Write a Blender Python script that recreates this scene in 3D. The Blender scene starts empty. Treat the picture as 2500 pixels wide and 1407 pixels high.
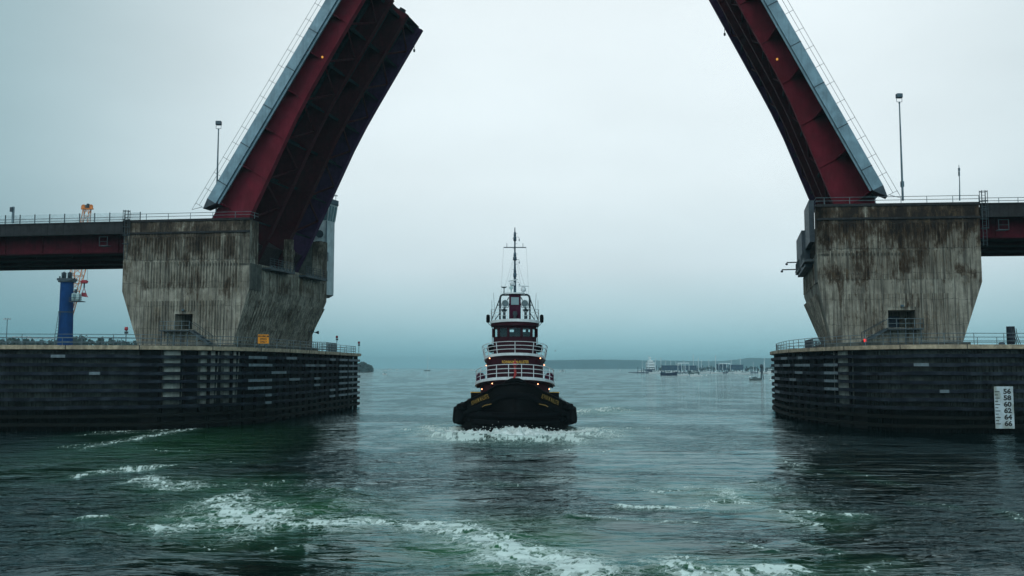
import bpy, bmesh, math, random
import numpy as np
from mathutils import Vector, Matrix
random.seed(7); rng = np.random.RandomState(11)
S = bpy.context.scene
# ------------------------------------------------------------------ camera
CH = 5.9; FP = 2300.0; TH = math.atan(194.5/FP)
cam = bpy.data.cameras.new("camera"); co = bpy.data.objects.new("camera", cam)
S.collection.objects.link(co); S.camera = co
co.location = (0, 0, CH); co.rotation_euler = (math.pi/2+TH, 0, 0)
cam.sensor_width = 36; cam.lens = 36*FP/2500; cam.clip_start = .5; cam.clip_end = 20000
# ------------------------------------------------------------------ sky (overcast) + weak soft sun
SUN_EL, SUN_AZ = math.radians(42), math.radians(208)
w = bpy.data.worlds.new("World"); S.world = w; w.use_nodes = True
nt = w.node_tree; N = nt.nodes; LK = nt.links; N.clear()
def nd(t, **k):
    n = N.new(t)
    for a, b in k.items(): setattr(n, a, b)
    return n
out = nd('ShaderNodeOutputWorld'); bg = nd('ShaderNodeBackground')
sky = nd('ShaderNodeTexSky'); sky.sky_type = 'NISHITA'; sky.sun_disc = False
sky.sun_elevation = SUN_EL; sky.sun_rotation = SUN_AZ; sky.air_density = 1.5; sky.dust_density = 4
sc = nd('ShaderNodeMixRGB', blend_type='MULTIPLY'); sc.inputs[0].default_value = 1; sc.inputs[2].default_value = (.10, .10, .10, 1)
LK.new(sky.outputs[0], sc.inputs[1])
geo = nd('ShaderNodeTexCoord'); sep = nd('ShaderNodeSeparateXYZ'); LK.new(geo.outputs['Generated'], sep.inputs[0])
asn = nd('ShaderNodeMath', operation='ARCSINE'); LK.new(sep.outputs[2], asn.inputs[0])
dv = nd('ShaderNodeMath', operation='DIVIDE'); LK.new(asn.outputs[0], dv.inputs[0]); dv.inputs[1].default_value = math.pi/2
ramp = nd('ShaderNodeValToRGB'); LK.new(dv.outputs[0], ramp.inputs[0])
el = ramp.color_ramp.elements
stops = [(0, (.27,.60,.69)), (1.2, (.33,.62,.70)), (3, (.49,.72,.79)), (6, (.69,.83,.89)), (11, (.82,.93,.97)), (22, (.88,.97,1.0)), (30, (.62,.73,.78)), (42, (.25,.32,.35)), (90, (.18,.25,.27))]
el[0].position = 0; el[0].color = stops[0][1]+(1,)
el[1].position = 1; el[1].color = stops[-1][1]+(1,)
for d, c in stops[1:-1]:
    e = el.new(d/90); e.color = c+(1,)
# sky in view is brightest ahead over the channel, dimmed to both sides
dot = nd('ShaderNodeVectorMath', operation='DOT_PRODUCT'); LK.new(geo.outputs['Generated'], dot.inputs[0]); dot.inputs[1].default_value = Vector((.14, 1, .26)).normalized()
mr = nd('ShaderNodeMapRange'); LK.new(dot.outputs['Value'], mr.inputs[0]); mr.interpolation_type = 'SMOOTHSTEP'
mr.inputs[1].default_value = .77; mr.inputs[2].default_value = 1.0; mr.inputs[3].default_value = 0; mr.inputs[4].default_value = 1
tint = nd('ShaderNodeMixRGB'); LK.new(mr.outputs[0], tint.inputs[0]); tint.inputs[1].default_value = (.42, .55, .58, 1); tint.inputs[2].default_value = (1.04, 1.04, 1.04, 1)
tm = nd('ShaderNodeVectorMath', operation='MULTIPLY'); LK.new(ramp.outputs[0], tm.inputs[0]); LK.new(tint.outputs[0], tm.inputs[1])
cn = nd('ShaderNodeTexNoise'); cn.inputs['Scale'].default_value = 2.2; cn.inputs['Detail'].default_value = 4; cn.inputs['Roughness'].default_value = .5
mp = nd('ShaderNodeMapping'); mp.inputs['Scale'].default_value = (1, 1, 2.5); LK.new(geo.outputs['Generated'], mp.inputs[0]); LK.new(mp.outputs[0], cn.inputs['Vector'])
mr2 = nd('ShaderNodeMapRange'); LK.new(cn.outputs[0], mr2.inputs[0]); mr2.inputs[1].default_value = .3; mr2.inputs[2].default_value = .7; mr2.inputs[3].default_value = .90; mr2.inputs[4].default_value = 1.05
mr3 = nd('ShaderNodeMapRange'); LK.new(sep.outputs[1], mr3.inputs[0]); mr3.inputs[1].default_value = .1; mr3.inputs[2].default_value = -.5; mr3.inputs[3].default_value = 1; mr3.inputs[4].default_value = 2.4  # extra sky brightness added behind the camera to light the pier faces
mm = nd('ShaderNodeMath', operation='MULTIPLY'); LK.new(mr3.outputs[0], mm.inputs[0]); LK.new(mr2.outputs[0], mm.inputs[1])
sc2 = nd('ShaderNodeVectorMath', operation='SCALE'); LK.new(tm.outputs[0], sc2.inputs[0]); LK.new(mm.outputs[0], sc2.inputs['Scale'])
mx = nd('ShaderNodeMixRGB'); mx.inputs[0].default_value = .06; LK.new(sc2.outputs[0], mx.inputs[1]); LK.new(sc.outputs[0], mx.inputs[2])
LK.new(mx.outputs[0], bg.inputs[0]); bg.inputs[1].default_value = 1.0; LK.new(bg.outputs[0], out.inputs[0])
sl = bpy.data.lights.new("sun", 'SUN'); sl.energy = .6; sl.angle = math.radians(28); sl.color = (1, .96, .9)
so = bpy.data.objects.new("sun", sl); S.collection.objects.link(so)
sd = Vector((math.sin(SUN_AZ)*math.cos(SUN_EL), math.cos(SUN_AZ)*math.cos(SUN_EL), math.sin(SUN_EL)))
so.rotation_euler = sd.to_track_quat('Z', 'Y').to_euler(); so.location = (0, 0, 60)
S.render.engine = 'CYCLES'
S.view_settings.view_transform = 'Standard'; S.view_settings.look = 'None'; S.view_settings.gamma = 1
S.view_settings.exposure = 0.0
S.cycles.volume_bounces = 0; S.cycles.max_bounces = 6; S.cycles.caustics_reflective = False; S.cycles.caustics_refractive = False

# ------------------------------------------------------------------ helpers
def W(px, py, y):                     # world point on the sight line of a measured spot at a known depth
    r = (703.5-py)/FP; s, c = math.sin(TH), math.cos(TH)
    z = y*(r*c+s)/(c-r*s); d = y*c+z*s
    return Vector(((px-1250)*d/FP, y, z+CH))
def G(px, py):                        # where that line meets the water
    r = (703.5-py)/FP; s, c = math.sin(TH), math.cos(TH)
    y = -CH/((r*c+s)/(c-r*s)); return W(px, py, y)
V = lambda *a: Vector(a)
Z = V(0, 0, 1)
class MB:
    def __init__(s): s.v = []; s.f = []; s.sm = set()
    def add(s, vs, fs, smooth=False):
        o = len(s.v); s.v += [tuple(v) for v in vs]
        for f in fs:
            if smooth: s.sm.add(len(s.f))
            s.f.append(tuple(i+o for i in f))
        return s
    def hexa(s, p):                   # 8 points: bottom 4, top 4
        return s.add(p, [(0,3,2,1),(4,5,6,7),(0,1,5,4),(1,2,6,5),(2,3,7,6),(3,0,4,7)])
    def box(s, c, d, rz=0):
        c = Vector(c); R = Matrix.Rotation(rz, 3, 'Z'); x, y, z = d[0]/2, d[1]/2, d[2]/2
        return s.hexa([c+R@V(a*x, b*y, e*z) for e in (-1, 1) for a, b in ((-1,-1),(1,-1),(1,1),(-1,1))])
    def pbox(s, o, a, b, c):          # parallelepiped from corner o with edge vectors
        o, a, b, c = map(Vector, (o, a, b, c))
        return s.hexa([o, o+a, o+a+b, o+b, o+c, o+a+c, o+a+b+c, o+b+c])
    def beam(s, p, q, wd, ht, up=Z):
        p, q = Vector(p), Vector(q); t = (q-p).normalized(); sd = t.cross(up)
        if sd.length < 1e-4: sd = t.cross(V(1, 0, 0))
        sd.normalize(); u = sd.cross(t)
        a, b = sd*wd/2, u*ht/2
        return s.hexa([p-a-b, p+a-b, q+a-b, q-a-b, p-a+b, p+a+b, q+a+b, q-a+b])
    def tube(s, pts, r, n=6, closed=False, cap=True):
        pts = [Vector(p) for p in pts]; rings = []
        rr = r if isinstance(r, (list, tuple)) else [r]*len(pts)
        pv = None
        for i, p in enumerate(pts):
            a = pts[i-1] if (i or closed) else p; b = pts[(i+1) % len(pts)] if (i < len(pts)-1 or closed) else p
            t = (b-a).normalized()
            if pv is None:
                pv = t.cross(Z)
                if pv.length < 1e-3: pv = t.cross(V(1, 0, 0))
            pv = (pv-t*pv.dot(t)).normalized(); u = t.cross(pv)
            rings.append([p+(pv*math.cos(k*2*math.pi/n)+u*math.sin(k*2*math.pi/n))*rr[i] for k in range(n)])
        vs = [v for g in rings for v in g]; fs = []; m = len(rings)
        for i in range(m if closed else m-1):
            j = (i+1) % m
            fs += [(i*n+k, i*n+(k+1) % n, j*n+(k+1) % n, j*n+k) for k in range(n)]
        s.add(vs, fs, n > 5)
        if cap and not closed: s.add(rings[0], [tuple(range(n-1, -1, -1))]); s.add(rings[-1], [tuple(range(n))])
        return s
    def lathe(s, c, prof, n=16, ax='Z'):   # prof: (r, h)
        c = Vector(c); vs = []
        for r, h in prof:
            for k in range(n):
                a = k*2*math.pi/n; x, y = r*math.cos(a), r*math.sin(a)
                vs.append(c+{'Z': V(x, y, h), 'X': V(h, x, y), 'Y': V(x, h, y)}[ax])
        m = len(prof)
        s.add(vs, [(i*n+k, i*n+(k+1) % n, (i+1)*n+(k+1) % n, (i+1)*n+k) for i in range(m-1) for k in range(n)], True)
        o = len(s.v)-m*n
        s.f.append(tuple(o+k for k in range(n-1, -1, -1))); s.f.append(tuple(o+(m-1)*n+k for k in range(n)))
        return s
    def prism(s, poly, z0, z1):
        n = len(poly); f0 = z0 if callable(z0) else (lambda x, y: z0); f1 = z1 if callable(z1) else (lambda x, y: z1)
        vs = [V(x, y, f0(x, y)) for x, y in poly]+[V(x, y, f1(x, y)) for x, y in poly]
        return s.add(vs, [tuple(range(n-1, -1, -1)), tuple(range(n, 2*n))]+[(i, (i+1) % n, n+(i+1) % n, n+i) for i in range(n)])
    def sweep(s, path, prof, closed=False):  # path of (pos, side vector); prof of (a along side, b up) closed loop
        n = len(prof); vs = [p+sd*a+Z*b for p, sd in path for a, b in prof]; m = len(path)
        fs = [(i*n+k, i*n+(k+1) % n, ((i+1) % m)*n+(k+1) % n, ((i+1) % m)*n+k) for i in range(m if closed else m-1) for k in range(n)]
        if not closed: fs += [tuple(range(n-1, -1, -1)), tuple((m-1)*n+k for k in range(n))]
        return s.add(vs, fs)
ORG = {}
def link(o): S.collection.objects.link(o); return o
def props(o, label=None, cat=None, group=None, kind=None):
    for k, v in (('label', label), ('category', cat), ('group', group), ('kind', kind)):
        if v: o[k] = v
    return o
def thing(name, loc, label, cat, group=None, rz=0):
    o = link(bpy.data.objects.new(name, None)); o.location = loc; o.rotation_euler = (0, 0, rz); o.empty_display_size = .5
    ORG[o] = Vector(loc); return props(o, label, cat, group)
def build(mb, name, mat, parent=None, local=False, label=None, bevel=0, recalc=True):
    me = bpy.data.meshes.new(name); off = V(0, 0, 0)
    if parent is not None and not local: off = ORG[parent]
    me.from_pydata([(v[0]-off[0], v[1]-off[1], v[2]-off[2]) for v in mb.v], [], mb.f)
    if mb.sm:
        fl = [i in mb.sm for i in range(len(mb.f))]; me.polygons.foreach_set('use_smooth', fl)
    me.materials.append(mat)
    if recalc:
        bm = bmesh.new(); bm.from_mesh(me); bmesh.ops.recalc_face_normals(bm, faces=bm.faces); bm.to_mesh(me); bm.free()
    o = link(bpy.data.objects.new(name, me))
    if parent is not None: o.parent = parent
    ORG[o] = off
    if label: o['label'] = label
    if bevel:
        m = o.modifiers.new('bevel', 'BEVEL'); m.width = bevel; m.segments = 2; m.limit_method = 'ANGLE'
    return o
def solo(mb, name, mat, label, cat, group=None, kind=None, **k):
    return props(build(mb, name, mat, **k), label, cat, group, kind)
def copy_tree(o, parent=None):
    c = link(o.copy()); c.parent = parent
    for ch in list(o.children): copy_tree(ch, c)
    return c
def text_geo(t, size, bold=.012):
    cu = bpy.data.curves.new('t', 'FONT'); cu.body = t; cu.size = size; cu.align_x = 'CENTER'; cu.align_y = 'CENTER'; cu.offset = bold*size; cu.resolution_u = 3
    o = bpy.data.objects.new('t', cu); link(o); bpy.context.view_layer.update()
    me = bpy.data.meshes.new_from_object(o.evaluated_get(bpy.context.evaluated_depsgraph_get()))
    bm = bmesh.new(); bm.from_mesh(me); bmesh.ops.triangulate(bm, faces=bm.faces); 
    vs = [v.co.copy() for v in bm.verts]; bm.verts.index_update(); fs = [tuple(v.index for v in f.verts) for f in bm.faces]
    bm.free(); bpy.data.objects.remove(o); bpy.data.curves.remove(cu); bpy.data.meshes.remove(me)
    return vs, fs
def smooth_path(pts, step=1.0):
    P = [Vector(p) for p in pts]; o = []
    for i in range(len(P)-1):
        a, b, c, d = P[max(i-1, 0)], P[i], P[i+1], P[min(i+2, len(P)-1)]
        n = max(2, int((c-b).length/step))
        for k in range(n):
            t = k/n; o.append(.5*((2*b)+(c-a)*t+(2*a-5*b+4*c-d)*t*t+(3*b-a-3*c+d)*t**3))
    return o+[P[-1]]
def with_side(pts, outward=1):
    r = []
    for i, p in enumerate(pts):
        t = (pts[min(i+1, len(pts)-1)]-pts[max(i-1, 0)]); t.z = 0; t.normalize()
        r.append((p, V(t.y, -t.x, 0)*outward))
    return r
# ------------------------------------------------------------------ materials
def mat(name, col, rough=.7, metal=0, var=.25, scale=1.5, streak=0, dirt=None, dirt_amt=.4, bump=.0, bscale=20, emis=None, spec=.5, coat=0, tide=None, dscale=.5, stretch=.18, alpha=None):
    m = bpy.data.materials.new(name); m.use_nodes = True; t = m.node_tree; n = t.nodes; l = t.links; b = n['Principled BSDF']
    b.inputs['Roughness'].default_value = rough; b.inputs['Metallic'].default_value = metal; b.inputs['Specular IOR Level'].default_value = spec; b.inputs['Coat Weight'].default_value = coat
    tc = n.new('ShaderNodeTexCoord'); geo = n.new('ShaderNodeNewGeometry')
    def noise(s, sc=(1, 1, 1), det=5, rg=.6, src=None):
        mp = n.new('ShaderNodeMapping'); mp.inputs['Scale'].default_value = sc; l.new(src or geo.outputs['Position'], mp.inputs[0])
        q = n.new('ShaderNodeTexNoise'); q.inputs['Scale'].default_value = s; q.inputs['Detail'].default_value = det; q.inputs['Roughness'].default_value = rg; l.new(mp.outputs[0], q.inputs['Vector']); return q.outputs[0]
    def rng_(src, a, c, lo, hi):
        q = n.new('ShaderNodeMapRange'); q.inputs[1].default_value = a; q.inputs[2].default_value = c; q.inputs[3].default_value = lo; q.inputs[4].default_value = hi; q.interpolation_type = 'SMOOTHSTEP'; l.new(src, q.inputs[0]); return q.outputs[0]
    def mixc(f, a, c, bt='MIX'):
        q = n.new('ShaderNodeMixRGB'); q.blend_type = bt
        for i, x in ((0, f), (1, a), (2, c)):
            if isinstance(x, (int, float)): q.inputs[i].default_value = x
            elif isinstance(x, tuple): q.inputs[i].default_value = x+(1,) if len(x) == 3 else x
            else: l.new(x, q.inputs[i])
        return q.outputs[0]
    lo = tuple(c*(1-var) for c in col); hi = tuple(min(1, c*(1+var)) for c in col)
    c = mixc(rng_(noise(scale), .3, .7, 0, 1), lo, hi)
    if streak:
        s_ = noise(1.0, (3.0, 3.0, stretch), 4, .7); c = mixc(rng_(s_, .45, .72, 0, streak), c, tuple(x*.35 for x in col))
    if dirt:
        d_ = noise(dscale, (1, 1, .55), 7, .68); c = mixc(rng_(d_, .47, .62, 0, dirt_amt), c, dirt)
    if tide:
        sp = n.new('ShaderNodeSeparateXYZ'); l.new(geo.outputs['Position'], sp.inputs[0])
        ad = n.new('ShaderNodeMath'); ad.operation = 'ADD'; l.new(sp.outputs[2], ad.inputs[0]); q = n.new('ShaderNodeMath'); q.operation = 'MULTIPLY'; q.inputs[1].default_value = 1.6; l.new(noise(.9), q.inputs[0]); l.new(q.outputs[0], ad.inputs[1])
        c = mixc(rng_(ad.outputs[0], tide-.5, tide+.9, 1, 0), c, (.006, .007, .006))
    l.new(c, b.inputs['Base Color'])
    if rough < .9:
        l.new(rng_(noise(scale*2.3), .3, .7, max(.05, rough-.12), min(1, rough+.15)), b.inputs['Roughness'])
    if bump:
        bp = n.new('ShaderNodeBump'); bp.inputs['Strength'].default_value = bump; bp.inputs['Distance'].default_value = .05; l.new(noise(bscale), bp.inputs['Height']); l.new(bp.outputs[0], b.inputs['Normal'])
    if emis:
        b.inputs['Emission Color'].default_value = emis[0]+(1,); b.inputs['Emission Strength'].default_value = emis[1]
    if alpha is not None: b.inputs['Alpha'].default_value = alpha
    m.diffuse_color = col+(1,)
    return m
def concrete_mat(name, tone=1.0, top=23.1, fold=14.9, stain=1.0):
    m = bpy.data.materials.new(name); m.use_nodes = True; t = m.node_tree; n = t.nodes; l = t.links; b = n['Principled BSDF']; b.inputs['Roughness'].default_value = .9; b.inputs['Specular IOR Level'].default_value = .25
    geo = n.new('ShaderNodeNewGeometry'); sp = n.new('ShaderNodeSeparateXYZ'); l.new(geo.outputs['Position'], sp.inputs[0])
    def noise(s, sc=(1, 1, 1), det=6, rg=.65, off=0, dist=0):
        mp = n.new('ShaderNodeMapping'); mp.inputs['Scale'].default_value = sc; mp.inputs['Location'].default_value = (off, off*2, off*.7); l.new(geo.outputs['Position'], mp.inputs[0])
        q = n.new('ShaderNodeTexNoise'); q.inputs['Scale'].default_value = s; q.inputs['Detail'].default_value = det; q.inputs['Roughness'].default_value = rg; q.inputs['Distortion'].default_value = dist; l.new(mp.outputs[0], q.inputs['Vector']); return q.outputs[0]
    def mr_(src, a, c, lo=0, hi=1):
        q = n.new('ShaderNodeMapRange'); q.inputs[1].default_value = a; q.inputs[2].default_value = c; q.inputs[3].default_value = lo; q.inputs[4].default_value = hi; q.interpolation_type = 'SMOOTHSTEP'; l.new(src, q.inputs[0]); return q.outputs[0]
    def mth(op, a, c):
        q = n.new('ShaderNodeMath'); q.operation = op
        for i, x in ((0, a), (1, c)):
            if isinstance(x, (int, float)): q.inputs[i].default_value = x
            else: l.new(x, q.inputs[i])
        return q.outputs[0]
    def mixc(f, a, c):
        q = n.new('ShaderNodeMixRGB')
        for i, x in ((0, f), (1, a), (2, c)):
            if isinstance(x, (int, float)): q.inputs[i].default_value = x
            elif isinstance(x, tuple): q.inputs[i].default_value = x+(1,)
            else: l.new(x, q.inputs[i])
        return q.outputs[0]
    k = tone
    c = mixc(mr_(noise(.35), .35, .65), (.29*k, .255*k, .205*k), (.48*k, .435*k, .36*k))
    c = mixc(mr_(noise(1.6, (1, 1, .5), off=3), .4, .7, 0, .75), c, (.17*k, .15*k, .12*k))       # mottling
    c = mixc(mr_(noise(1, (4.2, 4.2, .16), 5, .7, off=9), .44, .62, 0, .8), c, (.075*k, .068*k, .06*k))   # runs of black
    c = mixc(mr_(noise(1, (6, 6, .10), 4, .6, off=19), .56, .72, 0, .6), c, (.58*k, .55*k, .46*k))    # lime runs
    # rust brown and soot bands that start at the coping and at the pour joints
    zt = mr_(sp.outputs[2], top-7.5, top-.6, 0, .12); zf = mr_(mth('ABSOLUTE', mth('SUBTRACT', sp.outputs[2], fold+.9), 0), 0, 1.8, .06, 0)
    pat = mth('ADD', mth('ADD', mth('MULTIPLY', noise(.42, (1, 1, .62), 9, .70, off=31, dist=.3), .58), mth('MULTIPLY', noise(2.4, (1, 1, .18), 6, .8, off=61), .42)), mth('ADD', zt, zf))
    c = mixc(mth('MULTIPLY', mr_(pat, .515, .61), .85*stain), c, (.058, .036, .022))
    c = mixc(mth('MULTIPLY', mr_(pat, .59, .68), .85*stain), c, (.018, .013, .011))
    c = mixc(mth('MULTIPLY', mr_(noise(.8, (1, 1, .6), 8, .8, off=51), .57, .64), .35*stain), c, (.16, .105, .055))
    # pour joints every 3 m
    fr = mth('FRACT', mth('DIVIDE', mth('ADD', sp.outputs[2], noise(.6)), 2.72), 0)
    c = mixc(mr_(fr, 0, .025, .75, 0), c, (.035, .032, .03))
    l.new(c, b.inputs['Base Color'])
    bp = n.new('ShaderNodeBump'); bp.inputs['Strength'].default_value = .6; bp.inputs['Distance'].default_value = .06; l.new(noise(5, det=8), bp.inputs['Height']); l.new(bp.outputs[0], b.inputs['Normal'])
    return m
M = {}
M['conc'] = concrete_mat('pier_concrete', .82)
M['conc_r'] = concrete_mat('pier_concrete_stained', .8, stain=1.15)
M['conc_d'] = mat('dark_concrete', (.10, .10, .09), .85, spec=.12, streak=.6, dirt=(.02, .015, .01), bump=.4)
M['parapet'] = mat('weathered_parapet', (.035, .035, .038), .85, spec=.12, streak=.7, dirt=(.03, .022, .018), bump=.3)
M['black'] = mat('shade_black', (.012, .012, .012), .9)  # near-black that stands in for shade in covered gaps
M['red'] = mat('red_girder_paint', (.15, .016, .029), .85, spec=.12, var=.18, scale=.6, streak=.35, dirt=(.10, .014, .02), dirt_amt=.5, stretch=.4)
M['maroon'] = mat('shaded_maroon', (.050, .006, .011), .85, spec=.12, var=.2, streak=.4, dirt=(.03, .01, .012))  # inner steel coloured darker than the near girder to carry its shade
M['agird'] = mat('approach_girder_paint', (.11, .012, .022), .85, spec=.12, var=.2, streak=.4, dirt=(.03, .01, .012))
M['purple'] = mat('flare_purple_girder', (.050, .020, .060), .85, spec=.12, var=.2, streak=.3)  # violet flare and sky glow on the far girder put into its colour
M['steel'] = mat('galvanised_fascia', (.20, .30, .36), .5, var=.15, scale=.8, streak=.35, dirt=(.09, .14, .17), dirt_amt=.5, metal=.2)
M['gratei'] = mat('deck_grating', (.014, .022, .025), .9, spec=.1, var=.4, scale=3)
M['rail'] = mat('grey_railing_steel', (.15, .19, .21), .55, metal=.3)
M['raild'] = mat('dark_railing_steel', (.05, .065, .075), .6, metal=.3)
M['screen'] = mat('pale_screen', (.5, .62, .66), .3, alpha=.22)
M['pole'] = mat('lamp_pole_steel', (.12, .17, .20), .5, metal=.4)
M['lamphead'] = mat('lamp_head', (.06, .10, .13), .5)
M['white'] = mat('white_paint', (.72, .74, .76), .45, var=.08, scale=1, streak=.15, dirt=(.3, .28, .26), dirt_amt=.25)
M['towerw'] = mat('tower_cladding', (.52, .58, .60), .6, var=.1, streak=.35, dirt=(.2, .24, .25), dirt_amt=.3)
M['towerd'] = mat('tower_roof', (.05, .09, .12), .6)
M['win'] = mat('window_glass', (.10, .17, .19), .08, var=.2, spec=.8)
M['cap'] = mat('tan_timber_cap', (.42, .33, .23), .8, var=.3, scale=2.2, streak=.3, dirt=(.16, .12, .09), dirt_amt=.6, dscale=1.4)
M['waler'] = mat('blue_black_timber', (.011, .014, .022), .85, spec=.12, var=.45, scale=1.2, dirt=(.045, .055, .07), dirt_amt=.6, tide=2.6, dscale=.7, bump=.3)
M['board'] = mat('pale_grey_rubbing_board', (.13, .165, .19), .7, var=.3, scale=3, dirt=(.08, .09, .1), tide=2.0)
M['pile'] = mat('timber_pile', (.018, .015, .015), .85, spec=.12, streak=.4, tide=3.0)
M['sheet'] = mat('corrugated_concrete_panel', (.085, .09, .082), .9, spec=.1, var=.35, streak=.9, dirt=(.025, .024, .022), dirt_amt=.7, tide=3.0, bump=.3)
M['column'] = mat('pale_concrete_column', (.42, .41, .37), .85, var=.25, streak=.5, dirt=(.08, .075, .065), tide=3.2)
M['orange'] = mat('orange_sign', (.85, .28, .01), .6, var=.08)
M['ink'] = mat('black_lettering', (.02, .02, .02), .7)
M['gauge'] = mat('gauge_board', (.50, .56, .60), .7, var=.12, streak=.3, dirt=(.20, .20, .12), dirt_amt=.55, dscale=1.3)
M['redlamp'] = mat('red_lantern', (.35, .02, .03), .35)
M['redlit'] = mat('lit_red_lantern', (.6, .02, .02), .3, emis=((1, .04, .03), 1.2))
M['amber'] = mat('amber_lantern', (.7, .3, .05), .4, emis=((1, .45, .08), .6))
M['warm'] = mat('lit_deck_lamp', (1, .6, .4), .3, emis=((1, .38, .18), 5))
M['lampwhite'] = mat('lit_white_lamp', (1, 1, 1), .3, emis=((1, .97, .9), 5))
M['blue'] = mat('blue_crane_paint', (.004, .045, .17), .8, spec=.1, var=.15, scale=.6, streak=.3)
M['boom'] = mat('orange_boom_paint', (.70, .19, .02), .5)
M['darkst'] = mat('dark_machinery', (.03, .045, .06), .6)
M['cab'] = mat('pale_green_cab', (.38, .50, .50), .5)
M['hookred'] = mat('red_hook_paint', (.42, .03, .05), .5)
M['hull'] = mat('black_hull_paint', (.003, .003, .0035), .7, var=.3, scale=2, spec=.08, dirt=(.006, .006, .007))
M['rubber'] = mat('black_rubber', (.0035, .004, .005), .9, spec=.08, var=.35, scale=4, bump=.5, bscale=9)
M['house'] = mat('maroon_deckhouse', (.033, .004, .010), .6, var=.12, scale=1, spec=.15)
M['houselt'] = mat('wine_red_paint', (.055, .006, .026), .6, spec=.15, var=.1)
M['hosered'] = mat('red_hose', (.35, .02, .02), .5)
M['goldd'] = mat('worn_gold_lettering', (.30, .17, .03), .6, dirt=(.1, .06, .02))
M['gold'] = mat('gold_lettering', (.75, .40, .05), .5)
M['mast'] = mat('blue_grey_mast', (.045, .085, .12), .5, metal=.2)
M['tframe'] = mat('dark_teal_frame', (.02, .035, .045), .5)
M['wire'] = mat('thin_wire', (.2, .24, .26), .5)
M['lens'] = mat('searchlight_lens', (.06, .08, .09), .08, spec=1)
M['trunk'] = mat('bark', (.06, .05, .04), .9)
M['leaf'] = mat('dark_foliage', (.035, .055, .045), .8, var=.5, scale=.4)
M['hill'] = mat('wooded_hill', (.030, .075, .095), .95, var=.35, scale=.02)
M['land'] = mat('shore_ground', (.07, .07, .06), .95)
M['bhull'] = mat('white_gelcoat', (.80, .84, .84), .4, var=.06)
M['bnavy'] = mat('navy_gelcoat', (.01, .02, .06), .4)
M['bgrey'] = mat('grey_green_gelcoat', (.10, .14, .14), .5)
M['bcab'] = mat('boat_cabin', (.55, .62, .62), .5)
M['bglass'] = mat('boat_window', (.02, .04, .05), .1)
M['bcanvas'] = mat('dark_canvas', (.02, .06, .08), .8)
M['alu'] = mat('aluminium_mast', (.68, .76, .78), .4, metal=.2)
M['shed'] = mat('navy_shed', (.025, .065, .12), .7)
M['shedw'] = mat('pale_shed', (.5, .58, .58), .7)
M['bird'] = mat('gull_grey', (.08, .10, .11), .8)
def glass_mat():
    m = bpy.data.materials.new('clear_glass'); m.use_nodes = True; t = m.node_tree; n = t.nodes; l = t.links; n.clear()
    o = n.new('ShaderNodeOutputMaterial'); a = n.new('ShaderNodeBsdfTransparent'); a.inputs[0].default_value = (.86, .93, .93, 1); g = n.new('ShaderNodeBsdfGlossy'); g.inputs['Roughness'].default_value = .03; g.inputs[0].default_value = (.8, .9, .95, 1)
    f = n.new('ShaderNodeFresnel'); f.inputs[0].default_value = 1.45; x = n.new('ShaderNodeMixShader'); l.new(f.outputs[0], x.inputs[0]); l.new(a.outputs[0], x.inputs[1]); l.new(g.outputs[0], x.inputs[2]); l.new(x.outputs[0], o.inputs[0]); return m
M['clear'] = glass_mat()

# ------------------------------------------------------------------ water
def perlin(x, y, seed=0):
    r = np.random.RandomState(seed); perm = r.permutation(512); ang = r.rand(512)*2*np.pi; gx, gy = np.cos(ang), np.sin(ang)
    xi = np.floor(x).astype(np.int64); yi = np.floor(y).astype(np.int64); xf = x-xi; yf = y-yi
    u = xf*xf*xf*(xf*(xf*6-15)+10); v = yf*yf*yf*(yf*(yf*6-15)+10)
    def g(ix, iy, dx, dy):
        h = perm[(perm[ix & 511]+iy) & 511]; return gx[h]*dx+gy[h]*dy
    a = g(xi, yi, xf, yf); b = g(xi+1, yi, xf-1, yf); c = g(xi, yi+1, xf, yf-1); d = g(xi+1, yi+1, xf-1, yf-1)
    return (a+u*(b-a))+v*((c+u*(d-c))-(a+u*(b-a)))
def fbm(x, y, o, seed, gain=.5):
    s = 0; a = 1; f = 1
    for k in range(o): s = s+a*perlin(x*f, y*f, seed+k); a *= gain; f *= 2.03
    return s
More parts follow.
